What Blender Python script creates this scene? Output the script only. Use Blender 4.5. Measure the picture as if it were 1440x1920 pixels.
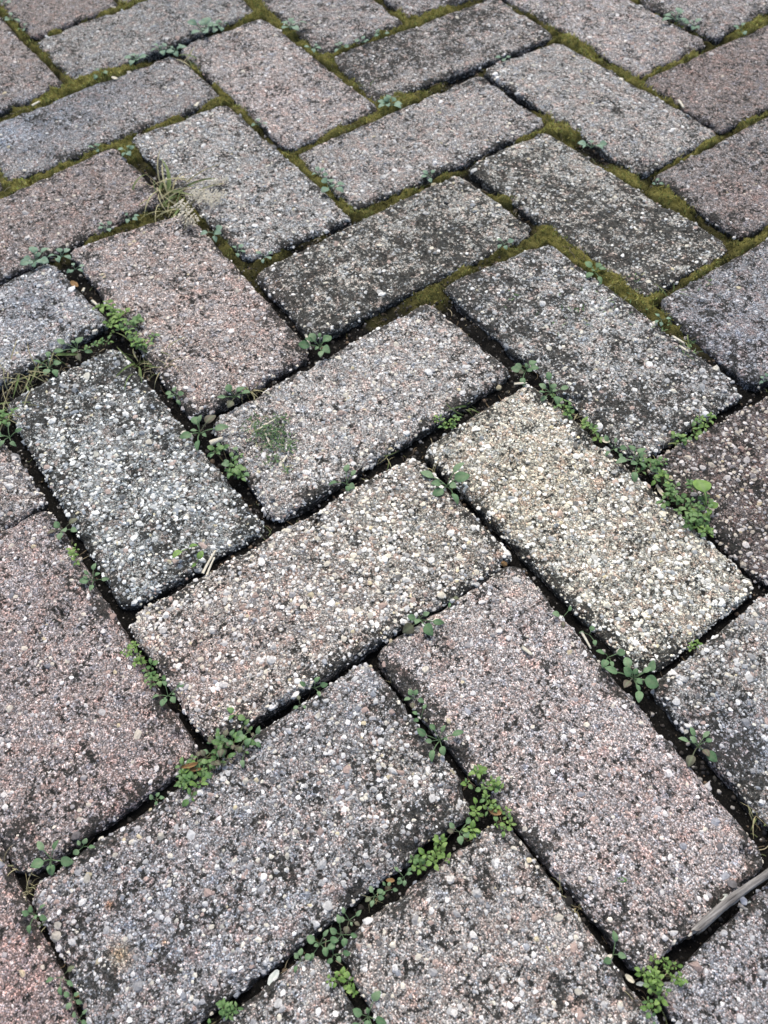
import bpy, math, random
import numpy as np
from mathutils import Matrix, Vector

for o in list(bpy.data.objects):
    bpy.data.objects.remove(o)
sc = bpy.context.scene
col = sc.collection
rad = math.radians

# ---------------------------------------------------------------- camera
CAMC = np.array([0.2751717550, -0.2037942916, 0.4478033422])
CAMR = np.array([[0.5849762161, -0.6715521667, 0.4547752345],
                 [0.8106031028, 0.5027157823, -0.3003322360],
                 [-0.0269339240, 0.5443294312, 0.8384390461]])
FPX = 1620.1105          # focal length in pixels of the 1440 x 1920 photograph
cam = bpy.data.cameras.new('camera')
cam.sensor_fit = 'HORIZONTAL'
cam.sensor_width = 36.0
cam.lens = FPX / 1440 * 36.0
cam.clip_start = 0.01
cam.clip_end = 200
cam.dof.use_dof = True
cam.dof.focus_distance = 0.50
cam.dof.aperture_fstop = 19
camo = bpy.data.objects.new('camera', cam)
col.objects.link(camo)
m4 = Matrix.Identity(4)
for i in range(3):
    for j in range(3):
        m4[i][j] = CAMR[i, j]
    m4[i][3] = CAMC[i]
camo.matrix_world = m4
sc.camera = camo
sc.render.resolution_x = 768
sc.render.resolution_y = 1024
sc.render.engine = 'CYCLES'
sc.cycles.max_bounces = 5
sc.cycles.diffuse_bounces = 3

# ---------------------------------------------------------------- light: overcast
SUN_EL, SUN_AZ = 58.0, 150.0      # azimuth measured from +x towards +y
world = bpy.data.worlds.new('World')
sc.world = world
world.use_nodes = True
wn = world.node_tree
bg = wn.nodes['Background']
sky = wn.nodes.new('ShaderNodeTexSky')
sky.sky_type = 'NISHITA'
sky.sun_disc = False
sky.sun_elevation = rad(SUN_EL)
sky.sun_rotation = rad(90 - SUN_AZ)
sky.air_density = 1.0
sky.dust_density = 4.0
sky.ozone_density = 1.0
wn.links.new(sky.outputs[0], bg.inputs[0])
bg.inputs[1].default_value = 0.12
sun = bpy.data.lights.new('sun', 'SUN')
sun.energy = 1.4
sun.angle = rad(25)
sun.color = (1.0, 0.97, 0.93)
suno = bpy.data.objects.new('sun', sun)
col.objects.link(suno)
sd = Vector((math.cos(rad(SUN_EL)) * math.cos(rad(SUN_AZ)),
             math.cos(rad(SUN_EL)) * math.sin(rad(SUN_AZ)), math.sin(rad(SUN_EL))))
suno.rotation_euler = sd.to_track_quat('Z', 'Y').to_euler()
suno.location = sd * 5
sc.view_settings.view_transform = 'Standard'
sc.view_settings.look = 'None'
sc.view_settings.gamma = 1
sc.view_settings.exposure = 0.70
sc.view_settings.use_curve_mapping = False

# ---------------------------------------------------------------- helpers
def ground_point(x, y, z=0.0):
    """where the ray through a pixel of the photograph meets the height z"""
    d = CAMR @ np.array([(x - 720) / FPX, -(y - 960) / FPX, -1.0])
    return CAMC + d * ((z - CAMC[2]) / d[2])

def m_per_px(x, y):
    p = ground_point(x, y)
    return float(-(CAMR.T @ (p - CAMC))[2] / FPX)

def lin(r, g, b):
    f = lambda c: ((c / 255 + 0.055) / 1.055) ** 2.4 if c > 10 else c / 255 / 12.92
    return np.array([f(r), f(g), f(b)])

_tab = np.random.default_rng(7).random((256, 256))
def noise(x, y, seed=0):
    x = np.asarray(x, float) + seed * 37.31
    y = np.asarray(y, float) + seed * 91.77
    xi = np.floor(x).astype(int); yi = np.floor(y).astype(int)
    fx = x - xi; fy = y - yi
    fx = fx * fx * (3 - 2 * fx); fy = fy * fy * (3 - 2 * fy)
    a = _tab[xi % 256, yi % 256]; b = _tab[(xi + 1) % 256, yi % 256]
    c = _tab[xi % 256, (yi + 1) % 256]; d = _tab[(xi + 1) % 256, (yi + 1) % 256]
    return (a * (1 - fx) + b * fx) * (1 - fy) + (c * (1 - fx) + d * fx) * fy

def fbm(x, y, seed=0, oct=3):
    s = 0; a = 0.5; t = 0
    for k in range(oct):
        s = s + a * noise(x * 2 ** k, y * 2 ** k, seed + k * 3.7); t += a; a *= 0.5
    return s / t

def sstep(a, b, x):
    t = np.clip((x - a) / (b - a), 0, 1)
    return t * t * (3 - 2 * t)

def make_mesh(name, verts, faces, mat=None, smooth=True, attrs=None):
    """verts (n,3), faces (m,k) with one k; attrs {name: (n,) or (n,3)}"""
    verts = np.ascontiguousarray(verts, dtype=np.float32)
    faces = np.ascontiguousarray(faces, dtype=np.int32)
    me = bpy.data.meshes.new(name)
    n, k = len(faces), faces.shape[1]
    me.vertices.add(len(verts)); me.vertices.foreach_set('co', verts.ravel())
    me.loops.add(n * k); me.loops.foreach_set('vertex_index', faces.ravel())
    me.polygons.add(n)
    me.polygons.foreach_set('loop_start', np.arange(0, n * k, k, dtype=np.int32))
    me.polygons.foreach_set('loop_total', np.full(n, k, dtype=np.int32))
    me.polygons.foreach_set('use_smooth', np.full(n, smooth, dtype=bool))
    for an, av in (attrs or {}).items():
        av = np.asarray(av, dtype=np.float32)
        if av.ndim == 1:
            a = me.attributes.new(an, 'FLOAT', 'POINT'); a.data.foreach_set('value', av)
        else:
            a = me.attributes.new(an, 'FLOAT_COLOR', 'POINT')
            a.data.foreach_set('color', np.c_[av, np.ones(len(av))].astype(np.float32).ravel())
    if mat:
        me.materials.append(mat)
    me.update(calc_edges=True)
    me.validate()
    return me

def obj(name, data, parent=None, loc=None, rot=None, scale=None, **props):
    o = bpy.data.objects.new(name, data)
    col.objects.link(o)
    if parent is not None:
        o.parent = parent
    if loc is not None: o.location = loc
    if rot is not None: o.rotation_euler = rot
    if scale is not None: o.scale = scale if hasattr(scale, '__len__') else (scale,) * 3
    for k, v in props.items():
        o[k] = v
    return o

# ---------------------------------------------------------------- materials
def new_mat(name, rough=0.9, spec=0.25):
    m = bpy.data.materials.new(name); m.use_nodes = True
    b = m.node_tree.nodes['Principled BSDF']
    b.inputs['Roughness'].default_value = rough
    b.inputs['Specular IOR Level'].default_value = spec
    return m, m.node_tree, b

class NT:
    def __init__(s, nt): s.nt = nt
    def n(s, t, **kw):
        nd = s.nt.nodes.new(t)
        for k, v in kw.items(): setattr(nd, k, v)
        return nd
    def val(s, sock, v):
        if hasattr(v, 'is_linked') or isinstance(v, bpy.types.NodeSocket): s.nt.links.new(v, sock)
        else: sock.default_value = v
    def math(s, op, a, b=0.0, c=None, clamp=False):
        nd = s.n('ShaderNodeMath', operation=op); nd.use_clamp = clamp
        s.val(nd.inputs[0], a); s.val(nd.inputs[1], b)
        if c is not None: s.val(nd.inputs[2], c)
        return nd.outputs[0]
    def mix(s, f, a, b, mode='MIX'):
        nd = s.n('ShaderNodeMix', data_type='RGBA', blend_type=mode)
        s.val(nd.inputs[0], f); s.val(nd.inputs[6], a); s.val(nd.inputs[7], b)
        return nd.outputs[2]
    def ramp(s, f, stops, interp='LINEAR'):
        nd = s.n('ShaderNodeValToRGB'); r = nd.color_ramp; r.interpolation = interp
        while len(r.elements) < len(stops): r.elements.new(0.5)
        for e, (p, c) in zip(r.elements, stops):
            e.position = p; e.color = (*c, 1) if len(c) == 3 else c
        s.val(nd.inputs[0], f); return nd.outputs[0]
    def noise(s, vec, scale, detail=2, rough=0.5, dim='3D'):
        nd = s.n('ShaderNodeTexNoise', noise_dimensions=dim); s.val(nd.inputs['Vector'], vec)
        nd.inputs['Scale'].default_value = scale; nd.inputs['Detail'].default_value = detail
        nd.inputs['Roughness'].default_value = rough
        return nd.outputs['Fac']
    def voro(s, vec, scale, feature='F1'):
        nd = s.n('ShaderNodeTexVoronoi', feature=feature, voronoi_dimensions='2D'); s.val(nd.inputs['Vector'], vec)
        nd.inputs['Scale'].default_value = scale
        return nd
    def mapr(s, v, a, b, c=0.0, d=1.0):
        nd = s.n('ShaderNodeMapRange', interpolation_type='SMOOTHSTEP')
        s.val(nd.inputs[0], v)
        for i, x in enumerate((a, b, c, d)): s.val(nd.inputs[i + 1], x)
        return nd.outputs[0]

def concrete_material():
    m, nt, bs = new_mat('weathered_concrete', 0.92, 0.2)
    g = NT(nt)
    oi = g.n('ShaderNodeObjectInfo')
    flat = g.n('ShaderNodeAttribute', attribute_name='flat').outputs['Vector']
    off = g.n('ShaderNodeCombineXYZ')
    for i, k in enumerate((3.1, 7.7)):
        g.val(off.inputs[i], g.math('MULTIPLY', oi.outputs['Random'], k))
    va = g.n('ShaderNodeVectorMath', operation='ADD')
    g.val(va.inputs[0], flat); g.val(va.inputs[1], off.outputs[0])
    co = va.outputs[0]
    tint = g.n('ShaderNodeAttribute', attribute_name='tint').outputs['Color']
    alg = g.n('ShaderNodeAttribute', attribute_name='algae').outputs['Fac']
    v1 = g.voro(co, 1350); v2 = g.voro(co, 620)
    s1 = g.n('ShaderNodeSeparateColor'); g.val(s1.inputs[0], v1.outputs['Color'])
    s2 = g.n('ShaderNodeSeparateColor'); g.val(s2.inputs[0], v2.outputs['Color'])
    b1 = g.ramp(s1.outputs[0], [(0, (.38,) * 3), (.35, (.80,) * 3), (.75, (1.22,) * 3), (1, (2.3,) * 3)])
    b2 = g.ramp(s2.outputs[0], [(0, (.66,) * 3), (.5, (.98,) * 3), (.9, (1.15,) * 3), (1, (1.7,) * 3)])
    hue = g.ramp(s1.outputs[1], [(0, (1.13, .91, .85)), (.25, (1.04, .98, .95)), (.6, (1, 1, 1)), (.85, (.97, 1.0, 1.03)), (1, (.92, .99, 1.09))])
    nz = g.noise(co, 300, 3, 0.6, '2D')
    nz2 = g.noise(co, 55, 3, 0.6, '2D')
    nzf = g.noise(co, 520, 2, 0.6, '2D')
    patch = g.noise(co, 105, 3, 0.62, '2D')
    pc = g.ramp(patch, [(.30, (1.13, .95, .90)), (.43, (1.03, .985, .96)), (.52, (1, 1, 1)), (.62, (.98, 1.0, 1.02)), (.74, (.86, .94, 1.07))])
    c = g.mix(1.0, tint, b1, 'MULTIPLY')
    c = g.mix(1.0, c, b2, 'MULTIPLY')
    c = g.mix(1.0, c, hue, 'MULTIPLY')
    c = g.mix(1.0, c, pc, 'MULTIPLY')
    # dark cement and algae between the grains
    d1 = v1.outputs['Distance']; d2 = v2.outputs['Distance']
    gap = g.mapr(g.math('ADD', d1, g.math('MULTIPLY', nz, 0.55)), 0.66, 0.95)
    c = g.mix(g.math('MULTIPLY', gap, 0.72), c, (0.045, 0.044, 0.041, 1))
    pit = g.mapr(g.math('ADD', nz, g.math('MULTIPLY', g.math('SUBTRACT', nz2, 0.5), 0.35)), 0.635, 0.70)
    c = g.mix(g.math('MULTIPLY', pit, 0.85), c, (0.016, 0.016, 0.014, 1))
    a0 = g.math('ADD', g.math('MULTIPLY', alg, 0.50), g.math('MULTIPLY', g.math('SUBTRACT', nzf, 0.5), 1.5))
    nzm = g.noise(co, 135, 3, 0.65, '2D')
    a0 = g.math('ADD', a0, g.math('MULTIPLY', g.math('SUBTRACT', nz, 0.5), 0.9))
    a0 = g.math('ADD', a0, g.math('MULTIPLY', g.math('SUBTRACT', nzm, 0.5), 1.3))
    a0 = g.math('ADD', a0, g.math('MULTIPLY', g.math('SUBTRACT', nz2, 0.5), 0.8))
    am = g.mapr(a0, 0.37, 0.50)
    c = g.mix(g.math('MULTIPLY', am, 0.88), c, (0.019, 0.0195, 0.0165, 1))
    g.val(bs.inputs['Base Color'], c)
    h = g.math('ADD', g.math('MULTIPLY', d1, -0.6), g.math('MULTIPLY', d2, -1.0))
    h = g.math('ADD', h, g.math('MULTIPLY', nz, -1.2))
    h = g.math('ADD', h, g.math('MULTIPLY', pit, -1.2))
    bp = g.n('ShaderNodeBump'); bp.inputs['Strength'].default_value = 0.75
    bp.inputs['Distance'].default_value = 0.0006
    g.val(bp.inputs['Height'], h); g.val(bs.inputs['Normal'], bp.outputs[0])
    return m

def grit_material():
    m, nt, bs = new_mat('aggregate_stone', 0.7, 0.35)
    g = NT(nt)
    tc = g.n('ShaderNodeTexCoord')
    a = g.n('ShaderNodeAttribute', attribute_name='tint').outputs['Color']
    n1 = g.noise(tc.outputs['Object'], 900, 3, 0.6)
    f = g.ramp(n1, [(0.25, (.55,) * 3), (.5, (1,) * 3), (.8, (1.2,) * 3)])
    c = g.mix(1.0, a, f, 'MULTIPLY')
    g.val(bs.inputs['Base Color'], c)
    bp = g.n('ShaderNodeBump'); bp.inputs['Strength'].default_value = 0.4
    bp.inputs['Distance'].default_value = 0.0004
    g.val(bp.inputs['Height'], n1); g.val(bs.inputs['Normal'], bp.outputs[0])
    return m

def attr_material(name, rough=0.9, spec=0.15, transl=0.0, nscale=500, lo=0.6, hi=1.3):
    m, nt, bs = new_mat(name, rough, spec)
    g = NT(nt)
    tc = g.n('ShaderNodeTexCoord')
    a = g.n('ShaderNodeAttribute', attribute_name='tint').outputs['Color']
    f = g.ramp(g.noise(tc.outputs['Object'], nscale, 3, 0.6), [(0.25, (lo,) * 3), (.75, (hi,) * 3)])
    g.val(bs.inputs['Base Color'], g.mix(1.0, a, f, 'MULTIPLY'))
    return m

def soil_material():
    m, nt, bs = new_mat('joint_soil', 0.97, 0.08)
    g = NT(nt)
    tc = g.n('ShaderNodeTexCoord'); co = tc.outputs['Object']
    mo = g.n('ShaderNodeAttribute', attribute_name='moss').outputs['Fac']
    n1 = g.noise(co, 900, 3, 0.65); n2 = g.noise(co, 160, 3, 0.6)
    soil = g.ramp(n1, [(0.3, (.004, .004, .0036)), (.55, (.0085, .008, .007)), (.70, (.022, .019, .0155)), (.80, (.085, .078, .064))])
    ms = g.ramp(g.math('ADD', g.math('MULTIPLY', n1, 0.6), g.math('MULTIPLY', n2, 0.5)),
                [(0.3, (.04, .04, .012)), (.55, (.13, .12, .035)), (.8, (.26, .24, .075))])
    g.val(bs.inputs['Base Color'], g.mix(mo, soil, ms))
    bp = g.n('ShaderNodeBump'); bp.inputs['Strength'].default_value = 0.9
    bp.inputs['Distance'].default_value = 0.0012
    g.val(bp.inputs['Height'], n1); g.val(bs.inputs['Normal'], bp.outputs[0])
    return m

def leaf_material(name, c0, c1, c2):
    m, nt, bs = new_mat(name, 0.55, 0.3)
    g = NT(nt)
    oi = g.n('ShaderNodeObjectInfo'); tc = g.n('ShaderNodeTexCoord')
    vein = g.n('ShaderNodeAttribute', attribute_name='vein').outputs['Fac']
    r = g.ramp(oi.outputs['Random'], [(0, c0), (.5, c1), (1, c2)])
    nz = g.noise(tc.outputs['Object'], 5, 3, 0.6)
    c = g.mix(1.0, r, g.ramp(nz, [(.3, (.72, .75, .72)), (.7, (1.2, 1.18, 1.15))]), 'MULTIPLY')
    c = g.mix(g.math('MULTIPLY', vein, 0.45), c, (.2, .26, .14, 1))
    g.val(bs.inputs['Base Color'], c)
    tr = g.n('ShaderNodeBsdfTranslucent'); g.val(tr.inputs[0], c)
    mx = g.n('ShaderNodeMixShader'); mx.inputs[0].default_value = 0.2
    out = nt.nodes['Material Output']
    nt.links.new(bs.outputs[0], mx.inputs[1]); nt.links.new(tr.outputs[0], mx.inputs[2])
    nt.links.new(mx.outputs[0], out.inputs[0])
    return m

def plain_material(name, c0, c1, scale=400, rough=0.8, spec=0.25, stretch=None):
    m, nt, bs = new_mat(name, rough, spec)
    g = NT(nt); tc = g.n('ShaderNodeTexCoord'); co = tc.outputs['Object']
    if stretch:
        mp = g.n('ShaderNodeMapping'); mp.inputs['Scale'].default_value = stretch
        g.val(mp.inputs[0], co); co = mp.outputs[0]
    n1 = g.noise(co, scale, 4, 0.65)
    g.val(bs.inputs['Base Color'], g.ramp(n1, [(.3, c0), (.7, c1)]))
    bp = g.n('ShaderNodeBump'); bp.inputs['Strength'].default_value = 0.5
    bp.inputs['Distance'].default_value = 0.0005
    g.val(bp.inputs['Height'], n1); g.val(bs.inputs['Normal'], bp.outputs[0])
    return m

M_CONC = concrete_material()
M_GRIT = grit_material()
M_SOIL = soil_material()
M_MOSS = attr_material('moss_fibre', 0.95, 0.1, nscale=300, lo=0.7, hi=1.25)
M_CLIP = attr_material('cut_grass', 0.7, 0.2, nscale=700, lo=0.75, hi=1.2)
M_LEAF = leaf_material('blue_green_leaf', (.105, .205, .095), (.14, .25, .12), (.19, .29, .16))
M_LEAFF = leaf_material('pale_teal_leaf', (.15, .26, .18), (.19, .31, .22), (.24, .36, .27))
M_LEAFB = leaf_material('bright_green_leaf', (.13, .245, .05), (.18, .31, .07), (.24, .36, .10))
M_LEAFM = leaf_material('mid_green_leaf', (.095, .20, .06), (.13, .25, .08), (.18, .29, .105))
M_LEAFP = leaf_material('purplish_old_leaf', (.10, .10, .065), (.14, .115, .085), (.12, .15, .08))
M_STEM = plain_material('weed_stem', (.10, .10, .045), (.17, .14, .08), 300, 0.7)
M_GRASS = leaf_material('green_grass_blade', (.12, .19, .05), (.18, .25, .08), (.26, .29, .12))
M_DRY = leaf_material('dry_grass_blade', (.40, .34, .18), (.52, .47, .28), (.38, .37, .19))
M_STRAW = plain_material('bleached_straw', (.48, .44, .33), (.68, .64, .52), 300, 0.7)
M_TWIG = plain_material('grey_dead_twig', (.06, .055, .05), (.36, .345, .32), 900, 0.9, 0.12, (0.07, 1, 1))
M_CHIP = plain_material('dirty_white_stone', (.30, .30, .29), (.58, .57, .54), 500, 0.85, 0.2)
M_WHITE = plain_material('white_shell', (.62, .62, .63), (.78, .78, .78), 300, 0.6)
M_BROWN = plain_material('brown_dead_leaf', (.16, .09, .035), (.32, .20, .09), 250, 0.8)
M_PALE = plain_material('pale_dead_leaf', (.42, .45, .40), (.66, .68, .62), 350, 0.8)
M_GROUND = plain_material('bare_ground', (.05, .045, .035), (.11, .10, .075), 14, 0.95, 0.1)

# ---------------------------------------------------------------- the setting
def sheet(name, x0, y0, x1, y1, z, mat):
    return make_mesh(name, [(x0, y0, z), (x1, y0, z), (x1, y1, z), (x0, y1, z)], [(0, 1, 2, 3)], mat, False)
obj('ground', sheet('ground', -40, -40, 40, 40, -0.065, M_GROUND), kind='structure')
pavement = obj('pavement', sheet('pavement', -1.9, -1.5, 1.5, 1.7, -0.048, M_SOIL), kind='structure')

# visible bricks: (type, lattice a, b, corners of the top face in mm, colour, algae 0..1, coarseness, height mm, label)
D = 1.0
BR = [
 ('A',-5,1,[(-515.8,113.7),(-512.4,199.9),(-321.9,200.5),(-322.0,111.8)],(163,152,148),.18,.25,0,None),
 ('A',-4,0,[(-413.5,10.0),(-406.5,96.1),(-215.0,97.3),(-222.2,11.9)],(158,155,152),.20,.45,0,None),
 ('A',-3,-1,[(-309.1,-93.8),(-295.4,-6.5),(-111.0,-9.0),(-110.0,-98.0)],(166,149,142),.12,.35,.6,'pinkish beige paving brick'),
 ('A',-2,-2,[(-193.0,-196.0),(-195.0,-118.0),(-7.0,-112.0),(-9.0,-200.0)],(158,162,159),.38,1.0,-.6,'pale grey paving brick with coarse gravel laid bare'),
 ('B',-1,1,[(-94.0,-89.9),(-95.2,87.1),(-12.2,90.6),(-7.0,-96.0)],(168,161,156),.15,.55,0,None),
 ('B',-2,2,[(-198.7,8.1),(-200.9,198.1),(-115.0,203.0),(-122.0,6.5)],(158,154,144),.56,.5,-.4,'dark paving brick blackened by algae'),
 ('A',-1,1,[(-101.5,112.8),(-91.6,200.1),(95.4,204.7),(93.2,112.7)],(160,158,154),.44,.55,-.3,None),
 ('A',-2,2,[(-202.2,217.2),(-199.2,292.8),(-7.7,306.8),(-10.2,222.6)],(162,158,148),.54,.5,0,'dark greyish paving brick with black blotches'),
 ('B',-3,3,[(-304.2,113.9),(-298.9,303.7),(-212.1,301.2),(-220.6,111.6)],(158,151,147),.14,.35,.3,None),
 ('B',-4,4,[(-412.0,221.4),(-397.0,404.5),(-313.6,400.9),(-331.2,211.2)],(152,145,141),.42,.25,0,None),
 ('A',-3,3,[(-303.8,318.5),(-298.4,397.4),(-112.9,408.8),(-112.3,323.1)],(158,153,149),.20,.35,0,None),
 ('A',0,0,[(10.4,9.9),(10.8,94.7),(199.0,97.0),(200.5,12.5)],(186,178,157),.12,.66,.5,'tan paving brick with coarse cream gravel'),
 ('B',0,0,[(7.0,-202.5),(12.8,-6.9),(101.2,-5.0),(92.5,-199.0)],(172,160,150),.17,.75,2.5,'raised paving brick with coarse white gravel at its right end'),
 ('A',1,-1,[(109.4,-99.1),(109.6,-5.9),(302.6,-14.7),(303.1,-92.6)],(170,156,154),.10,.2,.8,'pinkish fine grained paving brick'),
 ('A',-8,0,[(-823.6,5.3),(-825.2,93.3),(-633.3,97.0),(-631.6,8.9)],(140,127,122),.12,.1,0,None),
 ('B',-6,2,[(-615.4,8.5),(-614.6,200.7),(-532.6,200.3),(-533.4,8.2)],(146,143,140),.12,.12,.4,None),
 ('A',-7,-1,[(-723.8,-96.9),(-724.3,-8.9),(-532.7,-7.9),(-532.2,-95.9)],(148,135,130),.14,.15,0,None),
 ('B',-5,1,[(-509.5,-97.3),(-508.1,99.4),(-426.5,98.8),(-427.8,-97.9)],(146,141,140),.14,.15,0,'paving brick with a smooth blue grey end'),
 ('B',-4,0,[(-402.5,-205.1),(-409.7,-13.6),(-326.1,-10.4),(-318.9,-202.0)],(148,132,127),.18,.25,0,None),
 ('B',-3,-1,[(-292.6,-309.4),(-308.1,-118.3),(-227.5,-111.8),(-212.1,-302.9)],(156,155,156),.14,.6,.5,None),
 ('B',-2,-2,[(-176.5,-411.9),(-195.3,-220.9),(-107.4,-212.2),(-88.6,-403.2)],(160,148,144),.18,.6,0,None),
 ('A',-1,-3,[(-93.3,-311.3),(-94.8,-215.0),(94.5,-214.0),(96.0,-308.4)],(158,140,138),.16,.25,.2,'pink tinged paving brick'),
 ('A',0,-4,[(8.2,-406.9),(7.5,-318.9),(199.6,-317.5),(200.2,-405.5)],(158,136,133),.14,.2,-.4,None),
 ('B',1,-1,[(109.7,-306.0),(110.4,-112.2),(200.0,-112.5),(199.4,-306.3)],(152,147,149),.24,.5,0,'broad grey paving brick with a yellow stain'),
 ('B',2,-2,[(216.6,-407.5),(213.9,-215.3),(301.9,-214.0),(304.6,-406.2)],(160,152,149),.18,.45,0,None),
 ('A',2,-2,[(218.6,-199.0),(219.6,-106.8),(411.3,-108.9),(410.3,-201.1)],(162,152,147),.20,.4,.2,None),
 ('B',3,1,[(321.0,-92.9),(317.1,98.7),(405.1,100.4),(409.0,-91.2)],(150,144,148),.14,.3,-.2,None),
 ('B',2,2,[(214.0,9.5),(214.5,204.3),(299.0,203.5),(297.3,6.0)],(160,155,150),.24,.6,0,None),
 ('B',1,3,[(106.5,115.0),(119.7,306.5),(216.5,298.8),(201.1,110.0)],(126,108,103),.42,1.0,0,'dark reddish paving brick with coarse gravel'),
 ('B',0,4,[(6.3,222.7),(11.9,414.1),(101.3,411.5),(95.8,220.1)],(140,138,143),.22,.3,.2,None),
 ('B',-1,5,[(-98.1,328.4),(-94.9,519.6),(-8.0,518.1),(-11.2,326.9)],(136,127,125),.18,.2,0,None),
 ('B',-2,6,[(-201.2,419.8),(-194.0,612.3),(-106.0,609.0),(-113.3,416.5)],(136,123,119),.16,.15,0,None),
 ('B',-3,7,[(-304.1,516.9),(-315.3,709.5),(-227.6,714.6),(-216.4,521.9)],(150,142,140),.18,.2,0,None),
 ('A',-4,4,[(-406.5,417.9),(-408.9,500.5),(-217.0,506.1),(-214.6,423.4)],(164,155,152),.16,.25,0,None),
 ('B',-5,5,[(-515.0,329.4),(-494.7,519.8),(-407.1,510.5),(-427.4,320.1)],(152,144,142),.14,.2,0,None),
 ('A',-6,2,[(-617.5,222.0),(-615.5,307.9),(-423.6,303.3),(-425.6,217.5)],(150,143,141),.20,.2,0,None),
]
# dark algae growth, with the shade of two holes painted in: photograph x, y, radius (pixels), strength
ALG_SHADE = [(930,560,110,.5),(880,525,80,.7),(1000,700,100,.6),(1130,790,80,.8),(1230,790,70,.35),
 (1130,420,120,.4),(1250,440,100,.6),(1200,525,60,.7),(960,330,60,.4),(930,330,40,.4),
 (530,570,70,.8),(600,600,60,.8),(700,480,120,.35),(830,480,100,.4),(560,520,60,.5),(700,590,60,.6),(820,520,50,.6),
 (700,100,70,.6),(860,30,70,.7),(660,110,50,.6),(690,180,40,.5),(760,100,60,.35),
 (410,530,60,.35),(330,430,50,.3),(550,650,40,.6),(470,740,50,.4),
 (170,690,90,.8),(60,760,60,.9),(240,700,60,.8),(80,860,40,.7),(300,760,40,.5),(330,1080,60,.3),(220,1120,40,.4),
 (700,845,50,.5),(560,940,50,.5),(930,700,40,.5),
 (850,1530,100,.8),(760,1600,70,.6),(700,1480,50,.4),(620,1700,60,.6),(860,1440,50,.6),(150,1720,45,.7),(200,1830,40,.6),(560,1640,50,.3),
 (820,1640,50,.45),(760,1720,50,.4),(1050,1870,38,1.0),(900,1900,60,.45),(1000,1620,40,.5),
 (790,930,70,.4),(860,990,70,.4),(800,1160,60,.5),(590,975,16,1.3),(420,1360,50,.4),(330,1250,40,.4),(600,1260,50,.5),
 (830,870,50,.4),(1130,1190,60,.5),(1050,1090,50,.4),(1340,1170,50,.45),(950,990,40,.5),(1250,1240,40,.5),(1230,1010,60,.2),
 (745,1270,40,.7),(800,1340,35,.6),(1010,1560,40,.4),(1230,1760,70,.5),(1320,1690,50,.4),(1190,1630,40,.25),
 (130,1500,80,.4),(60,1590,60,.5),(280,1450,60,.4),(115,1155,25,.8),(120,1240,60,.3),(340,1380,40,.4),
 (70,490,60,.4),(20,420,60,.2),(1300,900,60,.3),(1400,1000,60,.3),
 (1280,1330,60,.8),(1360,1400,60,.9),(1430,1470,50,.9),(1300,600,60,.5),(1400,690,60,.5),(1340,410,50,.5),(1150,300,50,.25),
 (125,90,22,.8),(570,60,40,.4),(610,80,30,.5),(430,70,40,.2),(1290,25,40,.25),(520,230,25,.4),(340,300,35,.4),(480,450,40,.3)]
# colour patches: x, y, radius, sRGB, strength
TINT = [(70,230,110,(118,124,134),.8),(190,165,70,(118,122,130),.6),(0,250,50,(150,158,170),.8),(1400,1390,90,(120,128,142),.75),(60,570,110,(138,142,152),.7),
 (1350,640,120,(128,128,138),.5),(350,1270,110,(168,146,140),.7),(500,1180,80,(168,152,146),.4),(760,990,150,(178,172,156),.7),(230,1500,120,(150,130,128),.5),
 (300,1750,140,(136,136,144),.6),(225,1790,24,(176,150,104),.75),(205,1697,7,(180,130,70),.9),(308,1768,6,(180,130,70),.8),
 (420,1560,90,(150,146,148),.4),(750,1450,110,(160,152,142),.5),(480,560,80,(168,148,142),.5),(1330,120,100,(132,114,108),.5),(1400,370,80,(140,118,112),.5),
 (500,190,80,(170,156,152),.4),(1000,900,140,(190,179,152),.7),(1200,1050,110,(190,183,165),.6),(350,40,100,(138,138,140),.5),(520,180,60,(172,160,158),.4),(1250,1500,120,(172,154,152),.5),(1320,1400,60,(160,150,160),.4),(30,1800,100,(158,128,124),.6)]
ALG_SHADEW = [(*ground_point(x, y)[:2], r * m_per_px(x, y), s) for x, y, r, s in ALG_SHADE]
TINTW = [(*ground_point(x, y)[:2], r * m_per_px(x, y), (lin(*c) * .75 + lin(*c).mean() * .25) * (.985, 1.02, .985), s) for x, y, r, c, s in TINT]

# pits and broken spots: x, y, radius px, depth m
PITW = [(*ground_point(x, y)[:2], r * m_per_px(x, y), d) for x, y, r, d in [(590,972,17,.006),(1050,1870,34,.0022),(700,1500,14,.002),(985,870,10,.002),(1105,835,30,.004),(1010,690,36,.003),(1080,760,26,.003),(800,1590,34,.003),(640,1690,24,.002),(115,1155,16,.0025),(250,1165,16,.003),(1205,1250,22,.003),(140,140,18,.004),(205,120,14,.003),(1000,425,16,.003),(70,935,18,.003),(575,655,16,.003),(935,1050,14,.003),(480,1340,18,.002),(1415,1600,22,.003),(650,385,16,.003),(1205,310,16,.003),(900,150,14,.003),(1340,240,14,.003),(330,1390,18,.003),(390,780,18,.003),(200,670,20,.003),(1380,725,22,.003),(1235,575,20,.004),(870,1490,26,.003),(830,1020,14,.002)]]
# where stones of a brick stand out more: x, y, radius px, gain
COARSE = [(800,960,170,.9),(640,1000,120,.5),(720,1420,110,.6),(560,1420,90,.35),(1200,1150,140,.5),(1330,880,200,.6),(1380,960,200,.6),(300,900,220,.7),(1330,1250,120,.4)]
COARSEW = [(*ground_point(x, y)[:2], r * m_per_px(x, y), s) for x, y, r, s in COARSE]

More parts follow.
